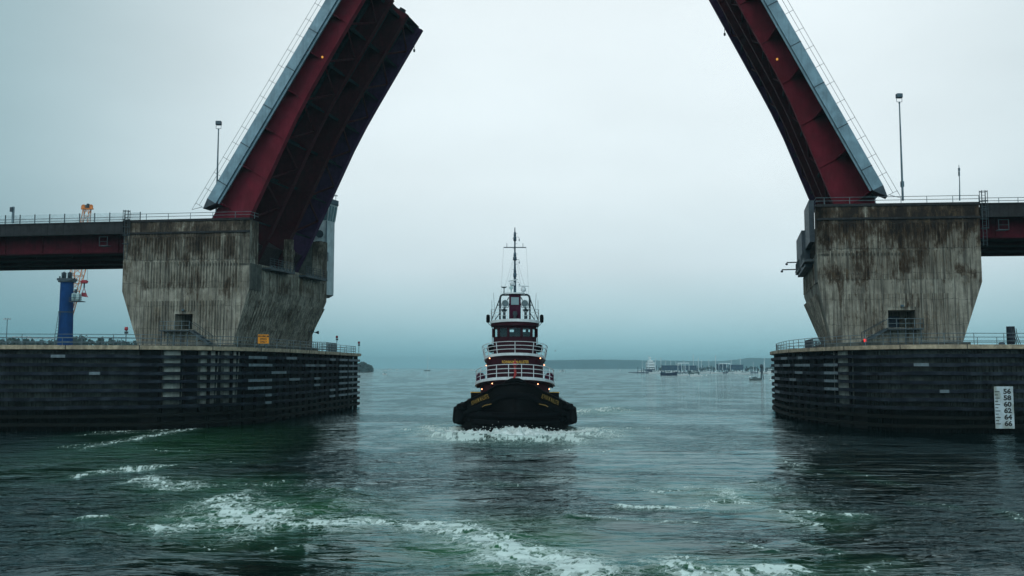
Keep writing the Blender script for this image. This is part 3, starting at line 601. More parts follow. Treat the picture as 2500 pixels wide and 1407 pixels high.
def dep(s): return float(np.interp(s, [-7, 0, 4.5, 9, 13.3, 17.8, 36], [5.2, 4.6, 4.1, 3.6, 3.12, 2.85, 2.7]))
def leaf(pr, O, phi, Gt, Wd, left):
    b, wv = pr['b'], pr['w']; phi = math.radians(phi)
    u = b*math.cos(phi)+Z*math.sin(phi); nn = -b*math.sin(phi)+Z*math.cos(phi); T = 32.5 if left else 35.2
    A = lambda s, t, n: O+u*s+wv*t+nn*n
    root = thing('bascule_leaf', tuple(O+wv*Wd/2), 'raised bridge leaf with red underside girder rising from the left pier' if left else 'raised bridge leaf with red underside girder leaning left from the right pier', 'drawbridge leaf')
    def slab(mb, s0, s1, t0, t1, n0, n1): mb.pbox(A(s0, t0, n0), u*(s1-s0), wv*(t1-t0), nn*(n1-n0))
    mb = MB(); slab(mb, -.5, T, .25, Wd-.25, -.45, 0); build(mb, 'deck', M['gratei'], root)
    for t0 in (0, Wd-.22):
        mb = MB(); slab(mb, 0, T, t0, t0+.22, -.85, .35); fo = build(mb, 'fascia', M['steel'], root)
        for k in range(6): mb = MB(); slab(mb, k*5.2+2.4, k*5.2+2.5, t0-.03, t0+.25, -.87, .37); build(mb, 'fascia_joint', M['darkst'], fo)
    mb = MB(); slab(mb, .1, T, .25, .45, -1.12, -.87); build(mb, 'edge_conduit', M['steel'], root)
    # end plate of the walkway
    mb = MB(); mb.add([A(0, -.02, .35), A(0, -.02, -.9), A(-1.3, -.02, .15), A(0, 1.6, .35), A(0, 1.6, -.9), A(-1.3, 1.6, .15)], [(0, 1, 2), (3, 5, 4), (0, 2, 5, 3), (1, 4, 5, 2), (0, 3, 4, 1)]); build(mb, 'walkway_end', M['darkst'], root)
    # railings beyond the fascia
    for t0, nm in ((.1, 'near'), (Wd-.1, 'far')):
        mb = MB(); ss = np.linspace(-1.2, T, 17)
        for hgt in (.55, 1.05): mb.tube([A(s, t0, .3+hgt) for s in ss], .024, 4)
        for s in ss: mb.tube([A(s, t0, .1), A(s, t0, 1.38)], .024, 4)
        if True: mb.tube([A(-1.2, t0, .4), A(-2.1, t0, 1.35), A(-1.2, t0, 1.35)], .035, 4)
        build(mb, 'railing', M['rail'], root)
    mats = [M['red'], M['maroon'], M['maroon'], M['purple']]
    sx = [-7, -5, -3, -1, 0, 1.5, 3, 4.5, 6, 7.5, 9, 10.5, 12, 13.3, 15, 17, 20, 24, 28, T-.3]
    for gi, t in enumerate(Gt):
        mb = MB(); s0 = -7
        for i in range(len(sx)-1):
            a, c = sx[i], sx[i+1]
            mb.add([A(a, t-.06, -.45), A(c, t-.06, -.45), A(c, t-.06, -dep(c)), A(a, t-.06, -dep(a)), A(a, t+.06, -.45), A(c, t+.06, -.45), A(c, t+.06, -dep(c)), A(a, t+.06, -dep(a))], [(0, 3, 2, 1), (4, 5, 6, 7)] + ([(0, 4, 7, 3)] if i == 0 else []) + ([(1, 2, 6, 5)] if i == len(sx)-2 else []))
        for k in range(7):       # web stiffeners
            s = k*5.2+.1; mb.pbox(A(s, t-.2, -dep(s)+.02), u*.08, wv*.14, nn*(dep(s)-.5))
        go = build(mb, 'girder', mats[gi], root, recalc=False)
        mb = MB()
        for i in range(len(sx)-1):
            a, c = sx[i], sx[i+1]; da, dc = dep(a), dep(c)
            mb.hexa([A(a, t-.38, -da-.09), A(c, t-.38, -dc-.09), A(c, t+.38, -dc-.09), A(a, t+.38, -da-.09), A(a, t-.38, -da), A(c, t-.38, -dc), A(c, t+.38, -dc), A(a, t+.38, -da)])
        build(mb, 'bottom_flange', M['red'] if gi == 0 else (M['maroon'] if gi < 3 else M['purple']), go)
    # floor beams between girders
    for k in range(7):
        s = k*5.2+.1
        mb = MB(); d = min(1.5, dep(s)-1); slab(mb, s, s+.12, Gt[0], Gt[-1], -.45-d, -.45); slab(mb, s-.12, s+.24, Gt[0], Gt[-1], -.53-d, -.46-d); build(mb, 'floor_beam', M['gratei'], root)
        for t0, t1 in ((.25, Gt[0]-.05), (Wd-.25, Gt[-1]+.05)):
            mb = MB(); mb.add([A(s, t0, -.45), A(s, t1, -.45), A(s, t1, -2.0), A(s, t0, -.95), A(s+.14, t0, -.45), A(s+.14, t1, -.45), A(s+.14, t1, -2.0), A(s+.14, t0, -.95)], [(0, 1, 2, 3), (4, 7, 6, 5), (0, 3, 7, 4), (3, 2, 6, 7), (0, 4, 5, 1)])
            build(mb, 'walkway_bracket', M['red'], root, recalc=False)
    # stringers
    for lo_, hi_ in ((0, 1), (2, 3)):
        for f in (.25, .5, .75):
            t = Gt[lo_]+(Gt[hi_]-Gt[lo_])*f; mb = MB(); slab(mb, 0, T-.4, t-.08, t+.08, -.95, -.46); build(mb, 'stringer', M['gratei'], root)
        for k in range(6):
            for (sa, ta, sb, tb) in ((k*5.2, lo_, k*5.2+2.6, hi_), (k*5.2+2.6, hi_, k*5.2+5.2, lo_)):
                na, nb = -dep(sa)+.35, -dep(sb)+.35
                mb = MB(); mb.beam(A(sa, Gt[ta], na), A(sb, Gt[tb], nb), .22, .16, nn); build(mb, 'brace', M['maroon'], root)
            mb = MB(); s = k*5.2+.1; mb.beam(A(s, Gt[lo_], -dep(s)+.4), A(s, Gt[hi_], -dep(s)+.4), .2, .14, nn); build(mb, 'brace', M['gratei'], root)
    # counterweight
    mb = MB(); slab(mb, -7.6, -2.5, 1.9, Wd-1.9, -4.6, -.6); build(mb, 'counterweight', mat('counterweight_paint', (.02, .008, .01), .8), root)
    # tip: floor plate, lock
    mb = MB(); slab(mb, T-.3, T-.15, Gt[0], Gt[1], -2.2, -.4); slab(mb, T-.3, T-.15, Gt[2], Gt[3], -2.2, -.4); slab(mb, T-.2, T+.25, Gt[1]+.6, Gt[1]+1.1, -1.6, -.9); slab(mb, T-.2, T+.3, Gt[2]+1, Gt[2]+1.5, -1.5, -.8); build(mb, 'end_plate', M['gratei'], root)
    # navigation lamp on the red web
    s = 21.2 if left else 18.5; c = A(s, Gt[0]-.12, -dep(s)+.75); mb = MB(); mb.lathe(c, [(.06, -.13), (.12, -.09), (.12, .06), (.05, .13)], 10); build(mb, 'navigation_lamp', M['amber'], root)
    s = 30; c = A(s, Gt[3]+.1, -dep(s)-.05); mb = MB(); mb.tube([c, c-Z*.7], .04, 4); mb.lathe(c-Z*1.1, [(.1, 0), (.14, .1), (.14, .35), (.05, .4)], 8); build(mb, 'hanging_lamp', M['darkst'], root)
    return root
leaf(PL, V(-35.48, 109.3, 25.54), 58.9, [1.7, 7.7, 13.0, 18.6], 20.3, True)
leaf(PR, V(39.43, 99.6, 25.22), 62.9, [3.9, 9.6, 15.0, 20.5], 22.2, False)

def approach(pr, left):
    b, wv, fn = pr['b'], pr['w'], pr['fn']; P0 = pr['P0']; L = 70; e = -b
    root = thing('approach_span', tuple(P0+e*20+wv*pr['wid']/2+Z*21), 'long maroon girder approach span running off the left edge of the picture' if left else 'dark maroon girder approach span running off the right edge of the picture', 'bridge span')
    O = P0+e*.15; wd = pr['wid']
    mb = MB(); mb.pbox(O+Z*22.15, e*L, wv*wd, Z*.75); build(mb, 'deck', M['conc_d'], root)
    mb = MB(); mb.pbox(O+Z*21.75+fn*.02, e*L, wv*.5, Z*1.35); mb.pbox(O+Z*21.75+wv*(wd-.5), e*L, wv*.5, Z*1.35)
    mb.pbox(O+Z*23.1+fn*.1, e*L, wv*.7, Z*.14); build(mb, 'parapet', M['parapet'], root)
    for t in (2.3, 7.6, 13, wd-2.2):
        mb = MB(); mb.pbox(O+wv*t+Z*19.85, e*L, wv*.12, Z*2.3); 
        for k in range(14): mb.pbox(O+wv*(t-.18)+e*(k*5+2)+Z*19.9, e*.08, wv*.2, Z*2.2)
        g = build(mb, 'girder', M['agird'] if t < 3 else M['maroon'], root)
        mb = MB(); mb.pbox(O+wv*(t-.35)+Z*19.72, e*L, wv*.82, Z*.12); build(mb, 'bottom_flange', M['maroon'], g)
    mb = MB(); mb.pbox(O+wv*3+Z*20.1, e*L, wv*(wd-5.6), Z*.1); build(mb, 'soffit', M['black'], root)  # black sheet carries the shade of the underside between the girders
    mb = MB(); fence(mb, lin(O+Z*23.2+wv*.25, O+Z*23.2+wv*.25+e*L, 1.95), .62, 2, 1.9, .032); build(mb, 'railing', M['rail'], root)
    if left:     # tall clear wind screen
        p0 = O+wv*.35+Z*23.2-e*1.9
        mb = MB(); mb.pbox(p0, e*L, wv*.02, Z*1.15); build(mb, 'wind_screen', M['screen'], root)
        mb = MB()
        for k in range(36): mb.box(p0+e*k*1.95+Z*.6, (.09, .09, 1.2))
        build(mb, 'screen_post', M['raild'], root)
    # caged ladder at the pier joint
    c = O+fn*.35+e*(-.6 if left else .2); mb = MB()
    for z_ in (20.5, 21.5, 22.5, 23.4, 24.4):
        mb.tube([c+V(.42*math.cos(a), .38*math.sin(a), z_) for a in np.linspace(0, 2*math.pi, 9)[:-1]], .03, 4, closed=True)
    for a in np.linspace(0, 2*math.pi, 9)[:-1]: mb.tube([c+V(.42*math.cos(a), .38*math.sin(a), 20.5 if a < .1 else 23.2), c+V(.42*math.cos(a), .38*math.sin(a), 24.5)], .03, 4)
    mb.tube([c+V(-.2, 0, 18.6), c+V(-.2, 0, 24.5)], .04, 4); mb.tube([c+V(.2, 0, 18.6), c+V(.2, 0, 24.5)], .04, 4)
    for k in range(14): mb.tube([c+V(-.2, 0, 18.8+k*.4), c+V(.2, 0, 18.8+k*.4)], .02, 4)
    build(mb, 'caged_ladder', M['raild'], root)
    mb = MB(); c2 = O+e*1.4+Z*20.2-wv*.1; mb.pbox(c2, e*1.0, fn*.8, Z*.1)
    fence(mb, [c2+fn*.8, c2+fn*.8+e*1.0], 1.1, 2, .9, .03); build(mb, 'inspection_platform', M['raild'], root)
    return root
approach(PL, True); approach(PR, False)
# control tower behind the left pier
TW = thing('control_tower', (-29.5, 134, ZF), 'pale bridge control tower with flared window band behind the left leaf', 'tower')
plan = [(-34, 131.6), (-26.05, 131.6), (-25.35, 133.4), (-27.0, 138.5), (-34, 138.5)]
grow = lambda p, k: [((x+29.7)*k-29.7, (y-135)*k+135) for x, y in p]
mb = MB(); mb.prism(plan, 16.1, 26.6); build(mb, 'wall', M['towerw'], TW)
mb = MB(); mb.prism([(-34, 131), (-29, 131), (-29, 137), (-34, 137)], 8, 16.1); build(mb, 'shaft', M['conc'], TW)
mb = MB(); a, c = grow(plan, 1.0), grow(plan, 1.08); n = 5
mb.add([(x, y, 26.6) for x, y in a]+[(x, y, 28.7) for x, y in c], [(i, (i+1) % n, n+(i+1) % n, n+i) for i in range(n)]); wb = build(mb, 'window_band', M['win'], TW)
mb = MB()
for i in range(n):
    for f in np.linspace(0, 1, 7 if i == 0 else 4)[:-1]:
        p = Vector(a[i]+(26.6,)).lerp(Vector(a[(i+1) % n]+(26.6,)), f); q = Vector(c[i]+(28.7,)).lerp(Vector(c[(i+1) % n]+(28.7,)), f); mb.tube([p, q], .09, 4)
build(mb, 'window_mullion', M['towerw'], wb)
mb = MB(); mb.prism(grow(plan, 1.09), 28.7, 28.95); build(mb, 'fascia_band', M['towerw'], TW)
mb = MB(); mb.prism(grow(plan, 1.13), 28.95, 29.65); ro = build(mb, 'roof', M['towerd'], TW)
mb = MB(); mb.tube([(-25.2, 133.2, 29.6), (-25.2, 133.2, 30.6)], .04, 4); mb.box((-25.2, 133.2, 30.4), (.5, .1, .12)); build(mb, 'antenna', M['pole'], ro)
mb = MB(); mb.box((-27.0, 131.1, 23.5), (.9, 1, .1)); mb.lathe((-27.0, 131.5, 24.6), [(.55, -.5), (.5, -.1), (.3, .2), (.05, .3)], 10, 'Y'); build(mb, 'door_hood', M['darkst'], TW)
mb = MB(); mb.box((-27.6, 130.6, 21.4), (3.6, 2.0, 1.2)); bo = build(mb, 'balcony', M['towerd'], TW)
mb = MB(); fence(mb, lin((-29.3, 129.7, 22), (-25.9, 129.7, 22), .8), 1.3, 3, .8, .035); build(mb, 'balcony_railing', M['raild'], bo)
mb = MB(); mb.tube([(-26.1, 131.4, 17), (-26.1, 131.4, 26.5)], .09, 6); build(mb, 'downpipe', M['pole'], TW)

# lamps and posts on the decks
def deck_lamp(px, ytop, ybot, D, hw, label):
    t, bt = W(px, ytop, D), W(px, ybot, D); r = thing('street_lamp', (t.x, D, bt.z), label, 'street lamp')
    H = t.z-bt.z
    mb = MB(); mb.tube([(0, 0, 0), (0, 0, H*.5), (0, 0, H-1.0)], [.13, .10, .07], 8); mb.box((0, 0, 1.8), (.3, .3, .6)); build(mb, 'pole', M['pole'], r, local=True)
    mb = MB(); mb.box((0, 0, H-.25), (hw, .5, .5)); build(mb, 'lamp_head', M['lamphead'], r, local=True, bevel=.08)
    mb = MB(); mb.tube([(-hw/2+.04, 0, H-.4), (-hw/2+.04, 0, H-.92), (hw/2-.04, 0, H-.92), (hw/2-.04, 0, H-.4)], .035, 4); mb.box((0, 0, H-1.02), (.14, .14, .2)); build(mb, 'yoke', M['pole'], r, local=True)
deck_lamp(534, 296, 530, 112, .68, 'tall thin floodlight pole on the deck left of the left leaf')
deck_lamp(2195, 229, 490, 101, .66, 'tall thin floodlight pole on the deck right of the right leaf')
c = W(2343, 490, 101); t = W(2341, 403, 101); mb = MB(); mb.tube([c, c.lerp(t, .5)+V(.04, 0, 0), t], [.07, .05, .03], 6); mb.box(t-Z*.5, (.16, .16, .35)); mb.box(c.lerp(t, .75), (.14, .14, .5)); solo(mb, 'signal_mast', M['pole'], 'short crooked thin mast on the right approach deck', 'mast')
c = W(31, 545, 113); mb = MB(); mb.box(c+Z*1.0, (.22, .2, 2.0)); r = solo(mb, 'signal_post', M['pole'], 'square grey signal post on the far left of the approach deck', 'post')
mb = MB(); mb.box(c+Z*1.65+V(-.18, -.05, 0), (.3, .3, .55)); build(mb, 'signal_box', M['darkst'], r)

# ------------------------------------------------------------------ fenders
def fender(pts, name_label, sheet_rng, cols, boards, left):
    path = smooth_path([V(x, y, 0) for x, y in pts], 1.1); PS = with_side(path, 1 if left else -1)
    # make the side point outward (towards camera / channel)
    p, s = PS[3]; 
    if s.y > 0: PS = [(p, -s) for p, s in PS]
    mid = path[len(path)//3]; root = thing('timber_fender', (mid.x, mid.y, 0), name_label, 'pier fender')
    rect = lambda a0, a1, b0, b1: [(a0, b0), (a1, b0), (a1, b1), (a0, b1)]
    mb = MB(); mb.sweep(PS, rect(-.35, .18, 7.62, 8.0)); cp = build(mb, 'cap_timber', M['cap'], root)
    for i in range(2, len(PS)-1, 6): p, s = PS[i]; mb = MB(); mb.box(p+s*.19+Z*7.81, (.06, .06, .385), 0); build(mb, 'cap_joint', M['ink'], cp)
    mb = MB(); mb.sweep(PS, rect(-3.6, -.36, 7.55, 7.85)); build(mb, 'walkway', M['conc_d'], root)
    for k in range(9):
        z = 6.98-.8*k; mb = MB(); rk = random.Random(k+3); jit = 0; jz = 0; q_ = []
        for i, (p, s) in enumerate(PS):
            if i % 5 == 0: jit, jz = rk.uniform(-.07, .03), rk.uniform(-.04, .04)
            q_.append((p+s*jit+Z*jz, s))
        mb.sweep(q_, rect(-.25, .12, z-.17, z+.15)); build(mb, 'waler', M['waler'], root)
    r = random.Random(4)
    for i in range(0, len(PS)-1, 2):
        if sheet_rng[0] <= i < sheet_rng[1]: continue
        p, s = PS[i]; mb = MB(); mb.tube([p-s*.45+Z*-1.5, p-s*.45+Z*7.6], .17, 7); build(mb, 'pile', M['pile'], root)
    mb = MB(); mb.sweep(PS, rect(-1.4, -1.1, -1.5, 7.6)); build(mb, 'shade_backing', M['black'], root)  # black backing added to keep the gaps behind the walers in shade
    # corrugated concrete panels behind the walers
    i0, i1 = sheet_rng; mb = MB(); q = PS[i0:i1]
    mb.sweep(q, rect(-1.0, -.72, -1.5, 7.6))
    for j in range(len(q)-1):
        for f in (.1, .35, .6, .85):
            p = q[j][0].lerp(q[j+1][0], f); s = q[j][1]; t = (q[j+1][0]-q[j][0]).normalized(); mb.pbox(p-s*.72+Z*-1, t*.13, s*.1, Z*8.5)
    build(mb, 'panel_wall', M['sheet'], root)
    for i in cols:
        p, s = PS[int(i)]; t = V(-s.y, s.x, 0); mb = MB(); mb.pbox(p-s*1.15-t*.8+Z*1.2, t*1.6, s*.5, Z*6.4); mb.tube([p-s*.8+t*.95+Z*1.0, p-s*.6+t*1.15+Z*7.5], .06, 5); build(mb, 'concrete_column', M['column'], root)
    for i, k, n_ in boards:
        z = 6.98-.8*k; mb = MB(); seg = PS[i:i+n_+1]; mb.sweep(seg, rect(.1, .21, z-.15, z+.13)); build(mb, 'rubbing_board', M['board'], root)
    # outer railing
    mb = MB(); fence(mb, [p-s*.6 for p, s in PS], 1.05, 3, 2.15, .03, 8.0 if left else 8.0); build(mb, 'railing', M['rail'], root)
    return PS, root
rb = random.Random(12)
LPts = [(-92, 86), (-70, 86.6), (-47.7, 87.8), (-36.9, 89.2), (-32.6, 91.3), (-28.2, 96.2), (-25.6, 105), (-24.2, 120), (-23.3, 134), (-22.9, 142), (-25.5, 146), (-34, 149)]
pth = smooth_path([V(x, y, 0) for x, y in LPts], 1.1)
def idx(path, px): # first index on the near side whose column on the picture passes px
    for i, p in enumerate(path):
        if (p.x/p.y*FP+1250) >= px: return i
    return len(path)-1
iL = lambda px: idx(pth, px)
cols = [iL(414), iL(490), iL(553)]
bl = []
for k in range(7):
    for pa in ((827, 846), (849, 875)): i = idx(pth, pa[0]); bl.append((i, k, max(1, idx(pth, pa[1])-i)))
for k, pa in ((0, (600, 640)), (0, (690, 720)), (1, (600, 640)), (3, (600, 640)), (4, (598, 638)), (2, (660, 690)), (3, (700, 730)), (1, (740, 790))):
    i = iL(pa[0]); bl.append((i, k, max(1, iL(pa[1])-i)))
for k in range(7):
    for pa in ((640, 652), (712, 730), (760, 775), (800, 812)):
        if rb.random() < .35: i = iL(pa[0]); bl.append((i, k, max(1, iL(pa[1])-i)))
for k, x in ((0, 120), (2, 205)): i = iL(x); bl.append((i, k, 1))
FL, fl_root = fender(LPts, 'long curved dark timber fender wall with tan cap at left below the pier', (0, iL(345)), cols, bl, True)
RPts = [(92, 86.5), (70, 86.5), (47, 86.0), (38, 86.2), (34.0, 90), (31.9, 98), (31.6, 108), (33.0, 118), (35.2, 128), (38.5, 136), (45, 141), (55, 143)]
pthr = smooth_path([V(x, y, 0) for x, y in RPts], 1.1)
def iR(px):
    for i, p in enumerate(pthr):
        if (p.x/p.y*FP+1250) <= px: return i
    return len(pthr)-1
br_ = []
for k, x, n_ in ((1, 1905, 4), (2, 1900, 3), (3, 1905, 4), (4, 1900, 3), (5, 1905, 4), (0, 1925, 3)): br_.append((iR(x), k, n_))
for k in (1, 2, 3, 4): br_.append((iR(2046), k, 2))
for k, x, n_ in ((0, 1960, 1), (1, 1980, 4), (1, 1930, 3), (2, 1965, 2), (3, 1945, 2), (1, 2285, 1), (4, 2310, 1)): br_.append((iR(x), k, n_))
FR, fr_root = fender(RPts, 'long curved dark timber fender wall with tan cap at right below the pier', (0, iR(2098)), [iR(2030), iR(2062)], br_, False)
# inner platforms with baluster fences round the pier ends
def balusters(name, pts, z, h, label):
    mb = MB(); P = [Vector((x, y, z)) for x, y in pts]; full = []
    for i in range(len(P)-1): full += lin(P[i], P[i+1], .42)[:-1]
    full.append(P[-1]); fence(mb, full, h, 4, .4, .028); return solo(mb, name, M['raild'], label, 'railing')
balusters('guard_railing', [(-33, 128), (-28, 131.5), (-26.4, 134), (-26.2, 141), (-28, 144)], 8.15, 1.35, 'dense dark baluster railing at the far end of the left fender')
balusters('guard_railing', [(37.5, 100), (36.2, 105), (36.4, 114), (38.2, 123), (42, 129), (48, 131)], 8.1, 1.3, 'dense dark baluster railing curving round the nose of the right fender')
mb = MB(); mb.prism([(-34, 128), (-27.5, 131), (-25.8, 134), (-25.8, 144.5), (-34, 146)], 7.9, 8.15); build(mb, 'inner_walkway', M['conc_d'], fl_root)
mb = MB(); mb.prism([(36, 99), (35.4, 108), (36.2, 116), (38, 124), (42, 130), (52, 133), (52, 99)], 7.86, 8.1); build(mb, 'inner_walkway', M['conc_d'], fr_root)
mb = MB(); mb.prism([(-60, 90.5), (-38, 92.4), (-33, 96), (-29.2, 105), (-27.6, 122), (-60, 126)], 7.56, 7.9); build(mb, 'inner_walkway', M['conc_d'], fl_root)
mb = MB(); fence(mb, lin((-92, 91, 7.86), (-38.5, 93, 7.86), 1.9)+lin((-38.5, 93, 7.86), (-31.5, 101, 7.86), 1.9)[1:], 1.0, 2, 1.9, .028); solo(mb, 'guard_railing', M['rail'], 'thin steel railing along the back of the left fender walkway', 'railing')
mb = MB(); fence(mb, lin((92, 91, 7.86), (39.5, 91.5, 7.86), 1.9), 1.0, 2, 1.9, .028); solo(mb, 'guard_railing', M['rail'], 'thin steel railing along the back of the right fender walkway', 'railing')
# orange sign on the left rail
c = W(643, 828, 96.6); t = hz_unit(FL[iL(660)][0]-FL[iL(625)][0]); nrm = FL[iL(643)][1]; rz = math.atan2(t.y, t.x)*.35
sg = thing('warning_sign', (c.x, c.y, c.z), 'orange square speed sign on the left fender railing', 'sign', rz=rz)
mb = MB(); mb.box((0, 0, 0), (1.1, .04, .92)); build(mb, 'sign_board', M['orange'], sg, local=True)
mb = MB()
for i, s in enumerate(('MINIMUM', 'SPEED', 'ONLY')):
    vs, fs = text_geo(s, .27, .02); mb.add([(v.x*.95, -.026, v.y+.27-.28*i) for v in vs], fs)
build(mb, 'sign_lettering', M['ink'], sg, local=True, recalc=False)
mb = MB(); mb.box((-.4, .06, -.3), (.06, .06, 1.4)); mb.box((.4, .06, -.3), (.06, .06, 1.4)); build(mb, 'sign_post', M['raild'], sg, local=True)
# clearance gauge board
gp = W(2450, 956.6, 85.5); gz = gp.z; sp_ = .575
gx = gp.x; 
gg = thing('clearance_gauge', (gx, 85.5, gz), 'white board with black clearance numbers at the right edge of the right fender', 'gauge board')
mb = MB(); mb.box((0, 0, -5*sp_/2+.02), (1.72, .06, 5*sp_+.9)); build(mb, 'gauge_board', M['gauge'], gg, local=True, bevel=.02)
mb = MB()
for i, s in enumerate(('56', '58', '60', '62', '64', '66')):
    vs, fs = text_geo(s, .60, .05); mb.add([(v.x*1.15+.30, -.034, v.y-sp_*i) for v in vs], fs)
build(mb, 'gauge_number', M['ink'], gg, local=True, recalc=False)
mb = MB()
for i in range(11):
    ln = .42 if i % 2 else .26
    if i % 2 == 0: ln = .45
    else: ln = .28
    mb.box((-.82+ln/2, -.035, -sp_*i/2+.1*0), (ln, .01, .075))
build(mb, 'gauge_tick', M['ink'], gg, local=True)
# red lanterns on poles
def lantern(px, yt, yb, D, label, lit=False):
    b_, t = W(px, yb, D), W(px, yt, D); r = thing('navigation_light', tuple(b_), label, 'navigation light')
    H = t.z-b_.z; mb = MB(); mb.tube([(0, 0, 0), (0, 0, H-.3)], .045, 5); build(mb, 'pole', M['rail'], r, local=True)
    mb = MB(); q_ = .55 if lit else .85; mb.lathe((0, 0, H-.42), [(.12*q_, 0), (.2*q_, .06), (.2*q_, .3), (.14*q_, .36)], 10); build(mb, 'lantern', M['redlit'] if lit else M['redlamp'], r, local=True)
    mb = MB(); mb.box((.02, 0, H-.6), (.3, .2, .22)); build(mb, 'lantern_bracket', M['darkst'], r, local=True)
lantern(307, 797, 841, 90, 'red lantern on a thin pole left of the left pier base')
lantern(822, 819, 858, 136, 'red lantern on a pole among the baluster railing at the end of the left fender')
lantern(876, 833, 862, 141.5, 'red lantern on a thin pole at the very corner of the left fender')
lantern(2112, 825, 842, 92, 'small lit red lantern on the right fender railing', True)
c = W(770, 812, 127); mb = MB(); mb.tube([c+V(-1, 0, .2), c], .05, 4); mb.lathe(c+V(0, 0, 0), [(.06, 0), (.25, .45)], 8, 'X'); solo(mb, 'fog_horn', M['darkst'], 'small dark horn sticking out of the left pier near its base', 'horn')
# clustered pile post on the right fender
c = W(2470, 841, 89.5); r = thing('mooring_post', tuple(c), 'dark square mooring post with hanging ropes on the right fender', 'mooring post')
mb = MB(); mb.box((-.05, 0, .85), (.6, .5, 1.7)); build(mb, 'post', M['waler'], r, local=True, bevel=.04)
mb = MB()
for k in range(4): x = -.1+.14*k; mb.tube([(x, -.3, 1.5), (x+.05, -.35, .8), (x+.2+.04*k, -.4, 0)], .035, 5)
build(mb, 'rope', M['raild'], r, local=True)
c = W(2446, 846, 86.4); mb = MB(); mb.lathe(c, [(.1, 0), (.28, .08), (.28, .3), (.12, .36)], 10); mb.box(c+V(-.45, .1, .12), (.8, .12, .1)); solo(mb, 'mooring_fitting', M['darkst'], 'small dark round fitting on the cap of the right fender', 'fitting')

# ------------------------------------------------------------------ harbour crane
D = 250; K = D/FP
cr = thing('harbour_crane', tuple(W(159, 860, D)), 'blue tower crane with orange lattice boom behind the left approach span', 'crane')
b0, b1 = W(158, 872, D), W(164, 684, D)
mb = MB(); mb.tube([b0, b1], [1.95, 1.62], 20); build(mb, 'tower', M['blue'], cr)
mb = MB(); m_ = b0.lerp(b1, .58); mb.tube([m_-Z*.15, m_+Z*.15], 1.95, 20); build(mb, 'tower_ring', M['darkst'], cr); mb = MB(); mb.tube([b1-Z*.6, b1-Z*.3], 2.2, 16); build(mb, 'tower_ring', M['darkst'], cr)
mb = MB(); mb.box(b1+Z*.05, (3.9, 3.4, .6)); mb.tube([b1+V(-1.9, 0, 0), b1+V(-2.0, 0, 1.0)], .2, 6); mb.tube([b1+V(1.9, 0, 0), b1+V(2.0, 0, .6)], .2, 6); build(mb, 'top_platform', M['darkst'], cr)
for dx in (-.9, .7):
    mb = MB(); c = b1+V(dx, 0, 1.3); mb.lathe(c, [(.7, -.2), (.9, -.1), (.9, .1), (.7, .2)], 14, 'X'); mb.box(c+Z*-.2, (1.1, .5, 1.8)); build(mb, 'sheave', M['darkst'], cr)
# boom
p0 = W(172, 770, D+2); pm = W(192, 655, D+6); p1 = W(213, 510, D+10)
mb = MB(); W_ = [(.6, .6), (1.6, 1.3), (.75, .7)]
def ring(c, a): return [c+V(x*a[0], y*a[1], 0) for x, y in ((-1, -1), (1, -1), (1, 1), (-1, 1))]
nodes = [p0.lerp(pm, t) for t in np.linspace(0, 1, 7)]+[pm.lerp(p1, t) for t in np.linspace(0, 1, 9)][1:]
hw = list(np.linspace(.5, 1.5, 7))+list(np.linspace(1.5, .8, 9))[1:]
R_ = [ring(c, (h_, h_*.8)) for c, h_ in zip(nodes, hw)]
for i in range(len(R_)-1):
    for k in range(4):
        mb.tube([R_[i][k], R_[i+1][k]], .13, 5); mb.tube([R_[i][k], R_[i+1][(k+1) % 4]], .07, 4); mb.tube([R_[i][k], R_[i][(k+1) % 4]], .06, 4)
bm_ = build(mb, 'boom', M['boom'], cr)
mb = MB(); mb.box(p1+Z*.0, (3.2, .8, .4)); 
for dx in (-1.1, 1.0): mb.lathe(p1+V(dx, 0, .6), [(.5, -.15), (.65, 0), (.5, .15)], 12, 'Y')
build(mb, 'boom_head', M['boom'], bm_)
mb = MB(); mb.tube([p1+V(.1, 0, .2), p1+V(.25, 0, 1.4)], [.7, .35], 6); mb.beam(p1+V(.2, 0, 1.1), p1+V(-.9, 0, .9), .2, .2); build(mb, 'boom_tip', M['darkst'], bm_)
c = W(187, 726, D-2); mb = MB(); mb.box(c, (1.9, 1.8, 1.9)); cb = build(mb, 'cab', M['cab'], cr, bevel=.1)
mb = MB(); mb.box(c+V(-.2, -.92, .15), (.9, .06, 1.1)); mb.box(c+V(.97, 0, .2), (.06, 1.2, 1.0)); build(mb, 'cab_window', M['win'], cb)
mb = MB(); mb.box(c+V(.2, 0, -1.15), (3.4, 2.2, .2)); fence(mb, lin(c+V(-1.4, -1.1, -1.1), c+V(1.9, -1.1, -1.1), .7), .9, 2, .7, .05); mb.tube([c+V(-.3, 0, .9), c+V(-.3, 0, 2.1)], .35, 6); build(mb, 'cab_platform', M['darkst'], cb)
hk = W(206, 688, D+4); mb = MB()
mb.box(hk, (1.3, .7, .9)); mb.tube([hk+V(-.95, 0, .2), hk+V(-.75, 0, -.35), hk+V(.75, 0, -.35), hk+V(.95, 0, .2)], .22, 6); build(mb, 'hook_block', M['hookred'], cr, bevel=.1)
mb = MB(); mb.tube([hk-Z*.4, hk-Z*1.7], .2, 6); build(mb, 'hook_chain', M['darkst'], cr)
